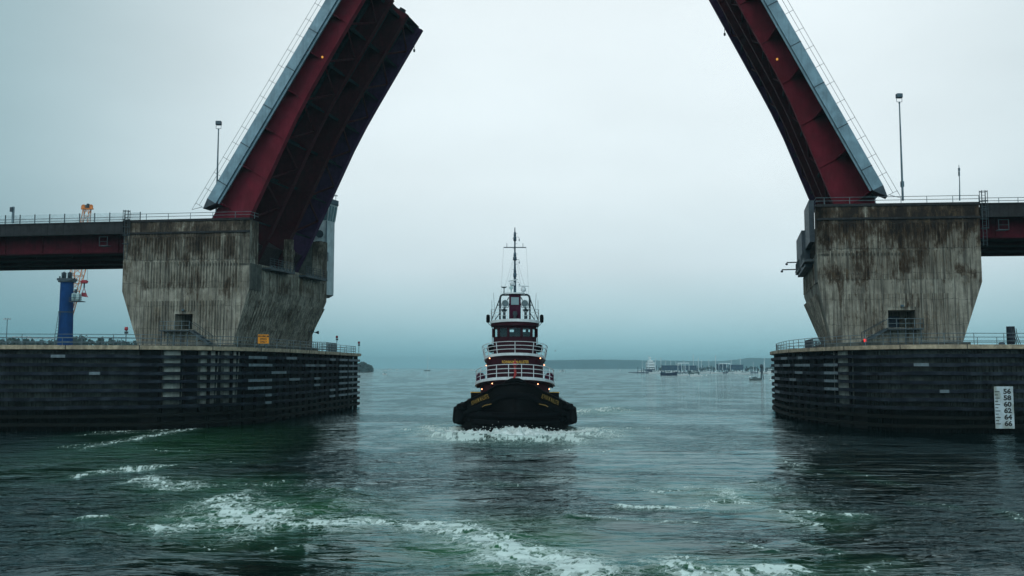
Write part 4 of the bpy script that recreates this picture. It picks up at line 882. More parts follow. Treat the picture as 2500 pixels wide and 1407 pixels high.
mb = MB(); g = hk-Z*1.7; mb.tube([g, g+V(-.55, 0, -1.4)], .09, 5); mb.tube([g, g+V(.55, 0, -1.4)], .09, 5); mb.add([g+V(-.7, -.5, -2.3), g+V(.95, -.5, -2.5), g+V(.5, -.3, -1.3), g+V(-.5, -.3, -1.3), g+V(-.7, .5, -2.3), g+V(.95, .5, -2.5), g+V(.5, .3, -1.3), g+V(-.5, .3, -1.3)], [(0, 1, 2, 3), (4, 7, 6, 5), (0, 4, 5, 1), (3, 2, 6, 7), (0, 3, 7, 4), (1, 5, 6, 2)]); build(mb, 'grab', M['hookred'], cr)
mb = MB()
for dx, dz in ((-.7, 1), (.75, 1)): mb.tube([hk+V(dx, 0, .4), p1+V(dx*1.2, 0, .3)], .035, 4)
mb.tube([b1+V(-.8, 0, 2), p1+V(-1.0, 0, .3)], .03, 4); mb.tube([b1+V(.5, 0, 2), p1+V(1.0, 0, .3)], .03, 4); build(mb, 'hoist_cable', M['darkst'], cr)
mb = MB(); s0, s1 = W(145, 765, D-2.2), W(133, 850, D-2.2)
for dx in (-.25, .25): mb.tube([s0+V(dx, 0, 0), s1+V(dx*1.6, 0, 0)], .07, 4)
for k in range(12): q = s0.lerp(s1, k/12); mb.tube([q+V(-.3, 0, 0), q+V(.3, 0, 0)], .04, 4)
build(mb, 'ladder', M['darkst'], cr)
def light_mast(px, yt, D, w_, n, label):
    t = W(px, yt, D); r = thing('light_mast', (t.x, D, 3), label, 'light mast')
    mb = MB(); mb.tube([(0, 0, 0), (0, 0, t.z-3)], [.28, .14], 6); mb.box((0, 0, t.z-3), (w_, .2, .2)); build(mb, 'pole', M['pole'], r, local=True)
    for k in range(n): mb = MB(); x = (k/(n-1)-.5)*w_; mb.box((x, -.2, t.z-3-.2), (.9*w_/n, .7, .55)); build(mb, 'lamp_head', M['towerw'], r, local=True)
light_mast(18, 778, 400, 2.2, 3, 'tall white topped floodlight mast at the far left horizon')
light_mast(54, 822, 560, 9, 4, 'low multi lamp mast among the trees left of the crane')
light_mast(101, 826, 560, 14, 5, 'wide low lamp mast on the shore just left of the blue crane')

# ------------------------------------------------------------------ tug
TX, TY = .28, 83.0
tug = thing('tugboat', (TX, TY, 0), 'black hulled maroon tugboat coming head on through the channel', 'tugboat')
cl = lambda v, a=0., b=1.: max(a, min(b, v))
def plan_b(y, B=5.25, L=9.5, p=2.3): 
    return B*(1-(1-cl(y/L))**p)**.5
def sheer(y): return float(np.interp(y, [0, .4, 1.0, 2.2, 3.6, 5.5, 10, 20, 29], [4.5, 4.3, 3.75, 3.25, 2.85, 2.5, 2.15, 2.1, 2.4]))
def stern(y, b): return b*(1 if y < 25 else math.sqrt(max(.02, 1-((y-25)/4.3)**2)))
def hull_x(y, z):
    f = cl((z+1.2)/(sheer(y)+1.2)); bt = stern(y, plan_b(y)); bb = stern(y, plan_b(max(0, y-1.1), 5.15)); return bb+(bt-bb)*f**.8
ys = [0, .08, .2, .4, .7, 1.1, 1.6, 2.2, 2.9, 3.7, 4.6, 5.6, 7, 9, 12, 16, 20, 24, 26, 28, 29.1]; zs = [-1.2, 0, .8, 1.6, 2.4, 3.2, 4.5]
mb = MB(); vs = []; nz = 8
for sgn in (-1, 1):
    for y in ys:
        for k in range(nz): z = -1.2+(sheer(y)+1.2)*k/(nz-1); vs.append((sgn*hull_x(y, z), y, z))
n1 = len(ys)*nz; fs = []
for sd_ in (0, 1):
    for i in range(len(ys)-1):
        for k in range(nz-1): q = [sd_*n1+i*nz+k, sd_*n1+(i+1)*nz+k, sd_*n1+(i+1)*nz+k+1, sd_*n1+i*nz+k+1]; fs.append(tuple(q if sd_ else q[::-1]))
for k in range(nz-1): fs.append((k, k+1, n1+k+1, n1+k)); e = (len(ys)-1)*nz; fs.append((e+k, n1+e+k, n1+e+k+1, e+k+1))
mb.add(vs, fs, True)
for i in range(len(ys)-1):      # deck inside the bulwark
    y0, y1 = ys[i], ys[i+1]; z0, z1 = sheer(max(y0, 2))-.9, sheer(max(y1, 2))-.9
    mb.add([(-hull_x(y0, z0), y0, z0), (-hull_x(y1, z1), y1, z1), (hull_x(y1, z1), y1, z1), (hull_x(y0, z0), y0, z0)], [(0, 1, 2, 3)])
build(mb, 'hull', M['hull'], tug, local=True)
def outline(zf, off=0., y1=29.1, n=60, y0=0.):
    yy = [y0+(y1-y0)*(i/n)**2 for i in range(n+1)]
    pts = [V(-(hull_x(y, zf(y)))-off*cl(y/.5), y-off*(1-cl(y/6)), zf(y)) for y in yy][::-1]; return pts+[V(-p.x, p.y, p.z) for p in pts[::-1]][1:]
mb = MB(); mb.tube(outline(lambda y: sheer(y)), .11, 6); build(mb, 'gunwale', M['hull'], tug, local=True)
mb = MB(); mb.tube(outline(lambda y: sheer(y)-1.0, .05, 6.0), .27, 10); build(mb, 'bow_fender', M['rubber'], tug, local=True)
mb = MB(); 
for zz in (1.7, 1.0, .4): mb.tube(outline(lambda y: min(zz, sheer(y)-1.3), .0, 3.2), .3, 8)
build(mb, 'bow_pad', M['rubber'], tug, local=True)
mb = MB(); pts = [V(-.95, .55, 4.35), V(-.7, .35, 4.62), V(-.3, .2, 4.8), V(.3, .2, 4.8), V(.7, .35, 4.62), V(.95, .55, 4.35)]; mb.tube(pts, .2, 8); mb.add([(-.9, .5, 4.2), (.9, .5, 4.2), (.55, .35, 4.75), (-.55, .35, 4.75)], [(0, 1, 2, 3)]); build(mb, 'bow_bitt_guard', M['rubber'], tug, local=True)
mb = MB(); mb.tube(outline(lambda y: 1.15, .16, 28, y0=3.5)[:60], .2, 8); mb.tube([V(-p.x, p.y, p.z) for p in outline(lambda y: 1.15, .16, 28, y0=3.5)[:60]], .2, 8); build(mb, 'rubbing_strake', M['rubber'], tug, local=True)
tyre = [(.36, -.36), (.62, -.38), (.74, -.26), (.76, 0), (.74, .26), (.62, .38), (.36, .36)]
for sgn in (-1, 1):
    for y in (4.9, 6.6, 9.5, 12.5, 15.5, 18.5, 21.5):
        mb = MB(); mb.lathe((0, 0, 0), tyre, 18, 'X'); o = build(mb, 'tyre', M['rubber'], tug, local=True); o.location = (sgn*(hull_x(y, 1.35)+.42), y, 1.38); o.rotation_euler = (0, sgn*-.08, -sgn*(.35 if y < 6 else 0.08))
    mb = MB(); mb.box((sgn*4.5, 4.6, 2.35), (1.5, 1.2, .5), -sgn*.5); build(mb, 'quarter_fender', M['rubber'], tug, local=True, bevel=.15)
# draught marks low on the bow
for sgn in (-1, 1):
    mb = MB(); x = sgn*2.85; y = next(yy*.02 for yy in range(400) if hull_x(yy*.02, .7) > 2.85)
    for k in range(3): mb.box((x, y-.35, .35+.3*k), (.06, .06, .14))
    build(mb, 'draught_mark', M['white'], tug, local=True)
# name on the bulwark, both bows
def hull_text(s, size, sgn, x0, x1, below):
    vs, fs = text_geo(s, size, .01); L = max(v.x for v in vs)-min(v.x for v in vs); o = []
    yt = lambda x: next((yy*.01 for yy in range(900) if plan_b(yy*.01) >= x), 9)
    for v in vs:
        f = (v.x/L+.5); x = (x0+(x1-x0)*f) if sgn > 0 else (x1+(x0-x1)*f); y = yt(x); z = sheer(y)-below+v.y
        o.append((sgn*(hull_x(y, z)+.05), y-.10*(1-cl(y/6))-.04, z))
    return o, fs
for sgn in (-1, 1):
    mb = MB(); o, fs = hull_text('ROWAN M. McALLISTER', .52, sgn, 2.45, 3.95, .38); mb.add(o, fs)
    o, fs = hull_text('_', .3, sgn, 1.9, 2.6, 1.0); build(mb, 'bow_name', M['goldd'], tug, local=True, recalc=False)
    mb = MB(); mb.tube([(sgn*2.1, .35, 2.72), (sgn*2.7, .75, 2.58), (sgn*2.9, .95, 2.45)], .035, 5); build(mb, 'gold_stripe', M['goldd'], tug, local=True)
# deckhouses
def ell(hw, y0, fd, y1, n=14, p=2.3):   # rounded front outline
    pts = []
    for i in range(-n, n+1):
        a = i/n*math.pi/2; sx_ = math.copysign(abs(math.sin(a))**(2/p), math.sin(a)); cy = abs(math.cos(a))**(2/p); pts.append((hw*sx_, y0+fd*(1-cy)))
    return pts+[(hw, y1), (-hw, y1)]
def frontline(hw, y0, fd, y1=None, n=14, p=2.3):
    e = ell(hw, y0, fd, 0, n, p)[:-2]
    if y1: e = [(-hw, y1), (-hw, (y0+fd+y1)/2)]+e+[(hw, (y0+fd+y1)/2), (hw, y1)]
    return e
Z1 = lambda x, y: float(np.interp(y, [3.4, 10], [4.95, 3.98])); Z2 = lambda x, y: float(np.interp(y, [4.5, 11], [7.18, 6.45]))
mb = MB(); mb.prism(ell(3.3, 4.4, 3.6, 21), 1.2, lambda x, y: Z1(x, y)-.12); h1 = build(mb, 'main_deckhouse', M['house'], tug, local=True)
mb = MB(); mb.prism(ell(3.85, 3.4, 5.2, 22, 18), lambda x, y: Z1(x, y)-.13, lambda x, y: Z1(x, y)+.13); d1 = build(mb, 'upper_deck', M['white'], tug, local=True)
mb = MB(); mb.prism(ell(3.7, 3.6, 5.1, 21.8, 18), lambda x, y: Z1(x, y)-.24, lambda x, y: Z1(x, y)-.13); build(mb, 'deck_underside', M['house'], d1, local=True)
mb = MB(); mb.prism(ell(2.72, 5.0, 3.0, 17), lambda x, y: Z1(x, y)+.13, lambda x, y: Z2(x, y)-.12); h2 = build(mb, 'second_deckhouse', M['house'], tug, local=True)
mb = MB(); mb.prism(ell(3.0, 4.6, 4.6, 17.5, 18), lambda x, y: Z2(x, y)-.12, lambda x, y: Z2(x, y)+.12); d2 = build(mb, 'bridge_deck', M['white'], tug, local=True)
mb = MB(); mb.prism(ell(2.9, 4.75, 4.5, 17.4, 18), lambda x, y: Z2(x, y)-.24, lambda x, y: Z2(x, y)-.12); build(mb, 'deck_underside', M['house'], d2, local=True)
def rail3(fl_, zf, h, nr, posts, r, gap=None, flare=0., name='railing', m=None):
    mb = MB(); pts = [V(x, y, zf(x, y)+.12) for x, y in fl_]
    for k in range(1, nr+1):
        f = h*k/nr; q = [V(p.x*(1+flare*k/nr/3.5), p.y-flare*k/nr*.5, p.z+f) for p in pts]
        if gap and k == nr:
            a = [p for p in q if p.x < -gap*.6]; b_ = [p for p in q if p.x > gap*.6]; mb.tube(a+[V(-gap, a[-1].y-.02, a[-1].z)], r, 6); mb.tube([V(gap, b_[0].y-.02, b_[0].z)]+b_, r, 6)
        else: mb.tube(q, r, 6)
    L = [0]
    for i in range(1, len(pts)): L.append(L[-1]+(pts[i]-pts[i-1]).length)
    for f in posts:
        t = f*L[-1]; i = max(j for j in range(len(L)-1) if L[j] <= t+1e-6); p = pts[i].lerp(pts[i+1], (t-L[i])/(L[i+1]-L[i]))
        mb.tube([p, V(p.x*(1+flare/3.5), p.y-flare*.5, p.z+h)], r*1.15, 6)
    return build(mb, name, m or M['white'], tug, local=True)
rail3(frontline(3.75, 3.5, 5.2, 15, 18), Z1, 1.15, 3, [0, .08, .16, .24, .30, .345, .39, .435, .478, .522, .565, .61, .655, .70, .76, .84, .92, 1], .036)
rail3(frontline(2.98, 4.65, 4.6, 13, 18), Z2, 1.05, 3, [0, .1, .2, .28, .34, .41, .5, .59, .66, .72, .8, .9, 1], .033, flare=.22)
# wheelhouse: octagonal front, real window openings back and front
wp = [(-2.05, 9.0), (-2.05, 7.0), (-1.55, 6.1), (-.62, 5.75), (.62, 5.75), (1.55, 6.1), (2.05, 7.0), (2.05, 9.0), (1.2, 9.6), (-1.2, 9.6)]
mb = MB(); mb.prism(wp, lambda x, y: Z2(x, y)+.1, 8.82); mb.prism(wp, 9.62, 9.85)
for i in range(len(wp)):
    p, q = V(*wp[i], 8.82), V(*wp[(i+1) % len(wp)], 8.82); L = (q-p).length; t = (q-p).normalized(); nn_ = max(1, round(L/1.1))
    for k in range(nn_+1):
        c = p.lerp(q, k/nn_); mb.box(c+Z*.4, (.2, .2, .8), math.atan2(t.y, t.x))
wh = build(mb, 'wheelhouse', M['house'], tug, local=True)
mb = MB()
for i in range(len(wp)): p, q = V(*wp[i], 8.82), V(*wp[(i+1) % len(wp)], 8.82); mb.add([p, q, q+Z*.8, p+Z*.8], [(0, 1, 2, 3)])
build(mb, 'window', M['clear'], wh, local=True, recalc=False)
mb = MB(); mb.box((0, 7.6, 9.05), (3.2, .8, .5)); mb.box((-1.2, 8.6, 9.25), (.9, .5, .75)); mb.box((.35, 8.8, 9.2), (.5, .3, .8)); build(mb, 'console', M['ink'], wh, local=True)
mb = MB(); mb.prism(ell(2.3, 5.3, 2.2, 10.2, 12), 9.86, lambda x, y: 10.22-.012*abs(x)**2); build(mb, 'visor', M['house'], wh, local=True)
mb = MB(); mb.prism(ell(2.36, 5.2, 2.3, 10.4, 12), lambda x, y: 10.22-.018*x*x-.01*(y-5), lambda x, y: 10.48-.018*x*x-.01*(y-5)); build(mb, 'wheelhouse_roof', M['white'], wh, local=True)
for sgn in (-1, 1):
    mb = MB(); mb.tube([(sgn*2.2, 9.0, 7.2), (sgn*2.2, 9.0, 10.1)], .05, 6); build(mb, 'drain_pipe', M['white'], tug, local=True)
    mb = MB(); mb.lathe((sgn*2.32, 8.2, 7.75), [(.25, -.5), (.4, -.42), (.4, .42), (.25, .5)], 14, 'Y'); build(mb, 'life_ring_box', M['rubber'], tug, local=True)
    mb = MB(); mb.lathe((sgn*2.58, 7.6, 10.62), [(.05, -.42), (.17, -.36), (.19, 0), (.17, .3), (.05, .38)], 12); lr = build(mb, 'life_raft', M['rubber'], tug, local=True)
    mb = MB(); mb.beam((sgn*2.6, 7.6, 10.2), (sgn*2.2, 7.6, 9.8), .06, .06); mb.beam((sgn*2.6, 7.6, 10.22), (sgn*2.2, 7.6, 10.3), .06, .06); build(mb, 'raft_bracket', M['rail'], lr, local=True)
    # searchlight
    mb = MB(); mb.lathe((sgn*.93, 6.4, 12.0), [(.34, -.08), (.36, 0), (.34, .35), (.2, .62), (.08, .7)], 16, 'Y'); sl_ = build(mb, 'searchlight', M['white'], tug, local=True)
    mb = MB(); mb.lathe((sgn*.93, 6.4, 12.0), [(.3, -.12), (.3, -.07)], 16, 'Y'); build(mb, 'lens', M['lens'], sl_, local=True)
    mb = MB(); mb.tube([(sgn*.93, 6.6, 10.5), (sgn*.93, 6.6, 11.62)], .05, 6); mb.tube([(sgn*.93-.36, 6.6, 12), (sgn*.93-.3, 6.6, 11.62), (sgn*.93+.3, 6.6, 11.62), (sgn*.93+.36, 6.6, 12)], .035, 5); build(mb, 'yoke', M['rail'], sl_, local=True)
    # fire monitor
    mb = MB(); c = V(sgn*1.02, 5.9, 10.5); mb.lathe(c, [(.16, 0), (.16, .35), (.1, .4), (.12, .6), (.22, .72), (.16, .9), (.08, .95)], 10); mb.tube([c+Z*.75+V(-.28, 0, .08), c+Z*.75+V(.28, 0, .08)], .08, 6); mb.tube([c+Z*.8, c+Z*1.0+V(0, -.6, 0)], [.1, .06], 8); build(mb, 'fire_monitor', M['tframe'], tug, local=True)
    # raised goalpost frame with braces
    mb = MB(); mb.tube([(sgn*.5, 8.2, 12.95), (sgn*1.2, 8.2, 12.95), (sgn*1.36, 8.2, 12.85), (sgn*1.44, 8.2, 12.6), (sgn*1.44, 8.2, 10.4)], .1, 8)
    mb.tube([(sgn*.6, 8.2, 12.7), (sgn*1.05, 8.2, 11.7)], .05, 6); mb.tube([(sgn*1.5, 8.2, 12.5), (sgn*2.3, 8.4, 10.4)], .05, 6); mb.tube([(sgn*1.44, 8.2, 11.2), (sgn*2.0, 8.2, 10.4)], .05, 6); mb.tube([(sgn*1.7, 8.3, 11.95), (sgn*1.44, 8.2, 11.95)], .05, 5)
    build(mb, 'tube_frame', M['tframe'], tug, local=True)
    mb = MB(); mb.tube([(sgn*2.2, 6.6, 10.4), (sgn*2.2, 6.6, 12.3)], .018, 4); mb.tube([(sgn*1.9, 9, 10.4), (sgn*2.1, 9, 13.2)], .016, 4); build(mb, 'whip_aerial', M['rail'], tug, local=True)
rail3([(x, y) for x, y in frontline(2.3, 5.25, 2.3, 10, 12) if abs(x) > .45 and x < 0], lambda x, y: 10.36, .95, 3, [0, .3, .5, .7, .88, 1], .022, name='roof_railing')
rail3([(x, y) for x, y in frontline(2.3, 5.25, 2.3, 10, 12) if x > .45], lambda x, y: 10.36, .95, 3, [0, .12, .3, .5, .7, 1], .022, name='roof_railing')
mb = MB(); mb.box((.0, 7.2, 11.6), (1.12, 1.6, 2.6)); tw = build(mb, 'upper_steering_house', M['houselt'], tug, local=True, bevel=.08)
mb = MB(); mb.box((0, 6.385, 12.22), (.74, .05, .72)); build(mb, 'window', mat('pale_wheel_glass', (.22, .30, .33), .1, var=.1), tw, local=True, bevel=.0)
mb = MB(); mb.prism(ell(.95, 6.1, .7, 8.3, 8), 12.9, 13.02); build(mb, 'tower_roof', M['white'], tw, local=True)
mb = MB(); mb.tube([(0, 6.1, 10.4), (0, 6.1, 11.25)], [.16, .12], 8); mb.box((0, 6.1, 11.0), (.4, .3, .35)); build(mb, 'compass_stand', M['tframe'], tug, local=True)
# mast
mb = MB(); mb.tube([(0, 7.9, 13.0), (0, 7.9, 14.9), (0, 7.9, 16.2), (0, 7.9, 18.6), (0, 7.9, 19.5)], [.13, .12, .085, .07, .04], 8); ms = build(mb, 'mast', M['mast'], tug, local=True)
for zc, hh, rr in ((18.6, .95, .15), (16.65, .85, .17), (15.05, .9, .16)):
    mb = MB(); mb.lathe((0, 7.75, zc-hh/2), [(.07, 0), (rr, .06), (rr, hh*.45), (rr*.6, hh*.5), (rr*.85, hh*.55), (rr*.7, hh*.9), (.05, hh)], 10); build(mb, 'mast_lamp', M['mast'], ms, local=True)
mb = MB(); mb.tube([(-1.1, 7.8, 17.53), (1.1, 7.8, 17.53)], .05, 6)
for sgn in (-1, 1): mb.tube([(sgn*.78, 7.8, 17.5), (sgn*.78, 7.8, 17.95)], .025, 5)
build(mb, 'crossarm', M['mast'], ms, local=True)
mb = MB()
for zc in (18.35, 16.15, 13.95): mb.tube([(.05, 7.8, zc+.2), (.35, 7.8, zc+.2), (.42, 7.8, zc+.1), (.42, 7.8, zc-.02)], .015, 4); mb.box((.42, 7.8, zc-.1), (.08, .08, .2))
for k in range(9): mb.tube([((-1)**k*.05, 7.85, 14.9+.5*k), ((-1)**k*.24, 7.85, 14.9+.5*k)], .015, 4)
build(mb, 'mast_step', M['mast'], ms, local=True)
mb = MB()
for sgn in (-1, 1):
    mb.tube([(sgn*1.1, 7.8, 17.5), (sgn*1.35, 8.2, 12.9)], .009, 3); mb.tube([(sgn*.1, 7.8, 16.5), (sgn*.75, 8.2, 13.0)], .009, 3); mb.tube([(sgn*.15, 7.8, 16.5), (sgn*1.2, 8.9, 13.0)], .009, 3)
build(mb, 'rigging', M['wire'], ms, local=True)
mb = MB(); mb.beam((-.62, 7.5, 14.2), (.28, 7.5, 14.38), .14, .1); mb.lathe((-.22, 7.6, 13.75), [(.12, 0), (.25, .08), (.25, .3), (.1, .42)], 10); build(mb, 'radar', M['white'], ms, local=True)
mb = MB(); mb.beam((.35, 7.7, 13.78), (1.35, 7.7, 13.72), .14, .09); mb.lathe((.82, 7.8, 13.2), [(.1, 0), (.24, .1), (.26, .3), (.12, .5)], 10); mb.tube([(.82, 7.8, 12.95), (.82, 7.8, 13.25)], .07, 6); build(mb, 'radar', M['white'], tug, local=True)
mb = MB(); mb.tube([(-1.05, 8, 12.95), (-1.05, 8, 13.6)], .05, 6); mb.add([(-1.38, 7.9, 13.72), (-.72, 7.9, 13.72), (-.95, 7.9, 13.58), (-1.15, 7.9, 13.58), (-1.38, 8.1, 13.72), (-.72, 8.1, 13.72), (-.95, 8.1, 13.58), (-1.15, 8.1, 13.58)], [(0, 1, 2, 3), (4, 7, 6, 5), (0, 4, 5, 1), (3, 2, 6, 7), (0, 3, 7, 4), (1, 5, 6, 2)]); build(mb, 'antenna', M['tframe'], tug, local=True)
mb = MB(); mb.lathe((-.36, 7.2, 13.55), [(.17, -.05), (.19, 0), (.15, .3), (.05, .35)], 12, 'Y'); mb.tube([(-.36, 7.4, 13), (-.36, 7.4, 13.45)], .06, 6); build(mb, 'horn', M['cab'], tug, local=True)
# name board on the curved front
vs, fs = text_geo('ROWAN M. McALLISTER', .37, .015); L = max(v.x for v in vs)-min(v.x for v in vs); fr_ = frontline(2.72, 5.0, 3.0, None, 30)
fx = [p[0] for p in fr_]; fy = [p[1] for p in fr_]
mb = MB(); mb.add([(v.x/L*2.5+.03, float(np.interp(v.x/L*2.5, fx, fy))-.03, v.y+6.42) for v in vs], fs); build(mb, 'house_name', M['gold'], h2, local=True, recalc=False)
mb = MB(); mb.tube([(0, 3.9, 6.65), (-.02, 3.7, 6.0), (.03, 3.4, 5.3), (-.1, 3.0, 4.95), (-.35, 2.5, 4.7)], [.05, .1, .12, .1, .1], 8); mb.lathe((0, 3.75, 6.0), [(.1, 0), (.2, .1), (.2, .3), (.1, .45)], 10); build(mb, 'fire_hose', M['hosered'], tug, local=True)
# deck lamps: lit
for x, y, z in ((-2.1, 4.3, 4.45), (-3.1, 6.0, 3.9), (.55, 3.8, 4.5), (2.1, 4.3, 4.4), (3.2, 6.0, 3.9), (-2.38, 5.9, 6.78), (-2.75, 8.4, 6.1), (2.38, 5.9, 6.78), (2.82, 8.4, 6.15), (-.95, 3.85, 4.45)):
    yy = y-.35; mb = MB(); mb.lathe((x, yy, z), [(.02, -.05), (.05, -.03), (.05, .03), (.02, .05)], 8); lo_ = build(mb, 'deck_lamp', M['warm'], tug, local=True)
    mb = MB(); mb.beam((x, yy+.03, z+.06), (x, yy+.5, z+.1), .05, .04); build(mb, 'lamp_bracket', M['house'], lo_, local=True)
for sgn in (-1, 1):   # small doors, bitts and ventilators
    mb = MB(); mb.box((sgn*2.62, 5.55, 2.9), (.5, .12, 1.2), -sgn*.75); build(mb, 'door', M['wire'] if sgn > 0 else M['houselt'], h1, local=True)
    mb = MB(); mb.lathe((sgn*3.25, 6.8, 4.4), [(.28, 0), (.42, .25), (.42, .75), (.2, 1.0)], 12); build(mb, 'ventilator', M['houselt'], tug, local=True)
    mb = MB(); mb.box((sgn*3.75, 7.6, 3.15), (.9, .5, .75)); build(mb, 'deck_locker', M['hull'], tug, local=True)
    mb = MB(); mb.box((sgn*3.75, 7.6, 3.56), (1.0, .55, .06)); build(mb, 'locker_lid', M['gold'], tug, local=True)
mb = MB()
for x0, y0, z0, x1, y1, z1 in ((3.75, 7.4, 3.4, 5.0, 8.6, 2.6), (3.9, 7.9, 3.1, 4.6, 8.4, 2.4), (4.3, 8.1, 3.0, 4.9, 8.5, 2.4)): mb.tube([(x0, y0, z0), (x1, y1, z1)], .035, 5)
build(mb, 'side_stay', M['rail'], tug, local=True)
# bow wave: a churned crest of foam in front of the hull
def bow_wave():
    mb = MB(); nu, nvv = 260, 26; vs = []
    for i in range(nu):
        u = i/(nu-1)*2-1; au = abs(u)
        cx = u*8.3; cy = -1.6+4.4*au**2; wd = (2.5-1.0*au)*(1 if au < .93 else (1-au)/.07+.02)
        hgt = (.38+.30*math.exp(-(u/.30)**2)-.04*au)*(1 if au < .9 else max(0, (1-au)/.1))
        nx_, ny_ = -2*4.4*au/8.3*math.copysign(1, u), 1.0; l_ = math.hypot(nx_, ny_); nx_, ny_ = nx_/l_, ny_/l_
        for k in range(nvv):
            v = k/(nvv-1)*2-1; x = cx+nx_*v*wd; y = cy+ny_*v*wd
            e = float(perlin(np.array([x*1.6+5]), np.array([y*1.6]), 91)[0]+.6*perlin(np.array([x*4.1]), np.array([y*4.1]), 92)[0]+.35*perlin(np.array([x*9.]), np.array([y*9.]), 93)[0])
            z = hgt*(math.cos(v*math.pi/2)**.7 if abs(v) < 1 else 0)*(1+.75*e)-.06+.06*e
            vs.append((x+TX, y+TY+.15*e, max(z, -.15)))
    mb.add(vs, [(i*nvv+k, (i+1)*nvv+k, (i+1)*nvv+k+1, i*nvv+k+1) for i in range(nu-1) for k in range(nvv-1)], True)
    r = random.Random(8)
    for _ in range(900):    # thrown drops along the crest
        u = r.uniform(-1, 1); au = abs(u); x = u*8.3+r.gauss(0, .25); y = -1.8+4.4*au**2+r.gauss(0, .7); z = abs(r.gauss(0, .28))*(1.3-au)+.15; s = r.uniform(.015, .05)
        mb.box((x+TX, y+TY, z), (s*1.6, s, s), r.uniform(0, 3))
    m = mat('bow_wave_foam', (.86, .92, .88), .7, var=.12, scale=3, dirt=(.22, .34, .32), dirt_amt=.5, dscale=1.6, bump=.8, bscale=7)
    solo(mb, 'bow_wave', m, 'white churned bow wave in front of the tugboat', 'bow wave', kind='stuff')
bow_wave()

# ------------------------------------------------------------------ small craft
def hull_mb(L, Bm, fb, sheer_=.25):
    mb = MB(); n = 12; vs = []
    for i in range(n+1):
        t = i/n; x = (t-.5)*L; hb = Bm/2*(min(1, .78+t*.5) if t < .45 else math.sqrt(max(0, 1-((t-.45)/.55)**2.2))); z = fb*(1+sheer_*(t-.3)**2*2.5)
        vs += [(x-.04*L*0, -hb, z), (x*.97, -hb*.72, -.15), (x*.97, hb*.72, -.15), (x, hb, z)]
    fs = []
    for i in range(n):
        for k in range(3): fs.append((i*4+k, (i+1)*4+k, (i+1)*4+k+1, i*4+k+1))
        fs.append((i*4+3, (i+1)*4+3, (i+1)*4, i*4))
    fs.append((0, 1, 2, 3)); mb.add(vs, fs); return mb
def sailboat(hullm='bhull', L=10.5, mastH=14, mastm='alu'):
    r = thing('sailboat', (0, 0, 0), '', 'sailboat'); build(hull_mb(L, L*.3, L*.11), 'hull', M[hullm], r, local=True)
    mb = MB(); mb.hexa([(-L*.15, -L*.09, L*.1), (L*.22, -L*.06, L*.1), (L*.22, L*.06, L*.1), (-L*.15, L*.09, L*.1), (-L*.13, -L*.08, L*.16), (L*.17, -L*.05, L*.15), (L*.17, L*.05, L*.15), (-L*.13, L*.08, L*.16)]); build(mb, 'cabin', M['bcab'], r, local=True)
    mb = MB(); mb.tube([(L*.08, 0, L*.1), (L*.08, 0, mastH)], [.42, .26], 6); mb.tube([(L*.08, -.9, mastH*.6), (L*.08, .9, mastH*.6)], .08, 4); mb.tube([(L*.5, 0, L*.13), (L*.08, 0, mastH*.97)], .03, 3); mb.tube([(-L*.48, 0, L*.12), (L*.08, 0, mastH)], .03, 3); build(mb, 'mast', M[mastm], r, local=True)
    mb = MB(); mb.tube([(L*.06, 0, L*.2), (-L*.3, 0, L*.2)], .2, 6); build(mb, 'furled_sail', M['bcanvas'], r, local=True)
    return r
def motorboat(hullm='bhull', L=9, ttop=False, cab='bcab'):
    r = thing('motorboat', (0, 0, 0), '', 'motorboat'); build(hull_mb(L, L*.32, L*.14, .5), 'hull', M[hullm], r, local=True)
    if ttop:
        mb = MB(); mb.box((-.02*L, 0, L*.36), (L*.4, L*.26, L*.02)); build(mb, 't_top', M['darkst'], r, local=True)
        mb = MB(); 
        for a in (-1, 1):
            for b_ in (-1, 1): mb.tube([(a*L*.08, b_*L*.08, L*.12), (a*L*.12, b_*L*.1, L*.36)], .05, 4)
        mb.box((0, 0, L*.18), (L*.14, L*.12, L*.14)); build(mb, 'console', M['darkst'], r, local=True)
    else:
        mb = MB(); mb.hexa([(-L*.2, -L*.12, L*.13), (L*.25, -L*.08, L*.13), (L*.25, L*.08, L*.13), (-L*.2, L*.12, L*.13), (-L*.2, -L*.11, L*.27), (L*.08, -L*.08, L*.27), (L*.08, L*.08, L*.27), (-L*.2, L*.11, L*.27)]); cbn = build(mb, 'cabin', M[cab], r, local=True)
        mb = MB(); mb.pbox((-L*.17, -L*.123, L*.19), (L*.24, L*.022, 0), (0, .02, 0), (0, 0, L*.045)); mb.pbox((-L*.17, L*.10, L*.19), (L*.24, -L*.022, 0), (0, .04, 0), (0, 0, L*.045)); build(mb, 'window', M['bglass'], cbn, local=True)
        mb = MB(); mb.box((-L*.32, 0, L*.2), (L*.22, L*.2, L*.02)); build(mb, 'canopy', M['bcanvas'], r, local=True)
    return r
protos = {}
used = {}
def place(key, maker, px, py, lenpx, L0, rz, label, group, name=None):
    if key not in protos: protos[key] = maker(); o = protos[key]
    else: o = copy_tree(protos[key])
    p = G(px, py); s = max(.6, min(1.9, lenpx/FP*p.y/L0/max(.35, abs(math.cos(rz))))); o.location = (p.x, p.y, .05*s); o.rotation_euler = (0, 0, rz); o.scale = (s, s, s)
    o['label'] = label; o['group'] = group; return o
GM = 'boats moored in the marina'
sails = [(1570, 908.0), (1586, 910.5), (1603, 909.5), (1616, 908.5), (1627, 909), (1636, 908), (1652, 908.5), (1668, 911), (1691, 909), (1703, 910.5), (1715, 910), (1729, 911), (1750, 912.5), (1784, 910), (1806, 909.5), (1838, 910.5), (1864, 911), (1869, 912)]
rs = random.Random(21)
hk_ = {2: 'bnavy', 8: 'bgrey', 13: 'bnavy'}
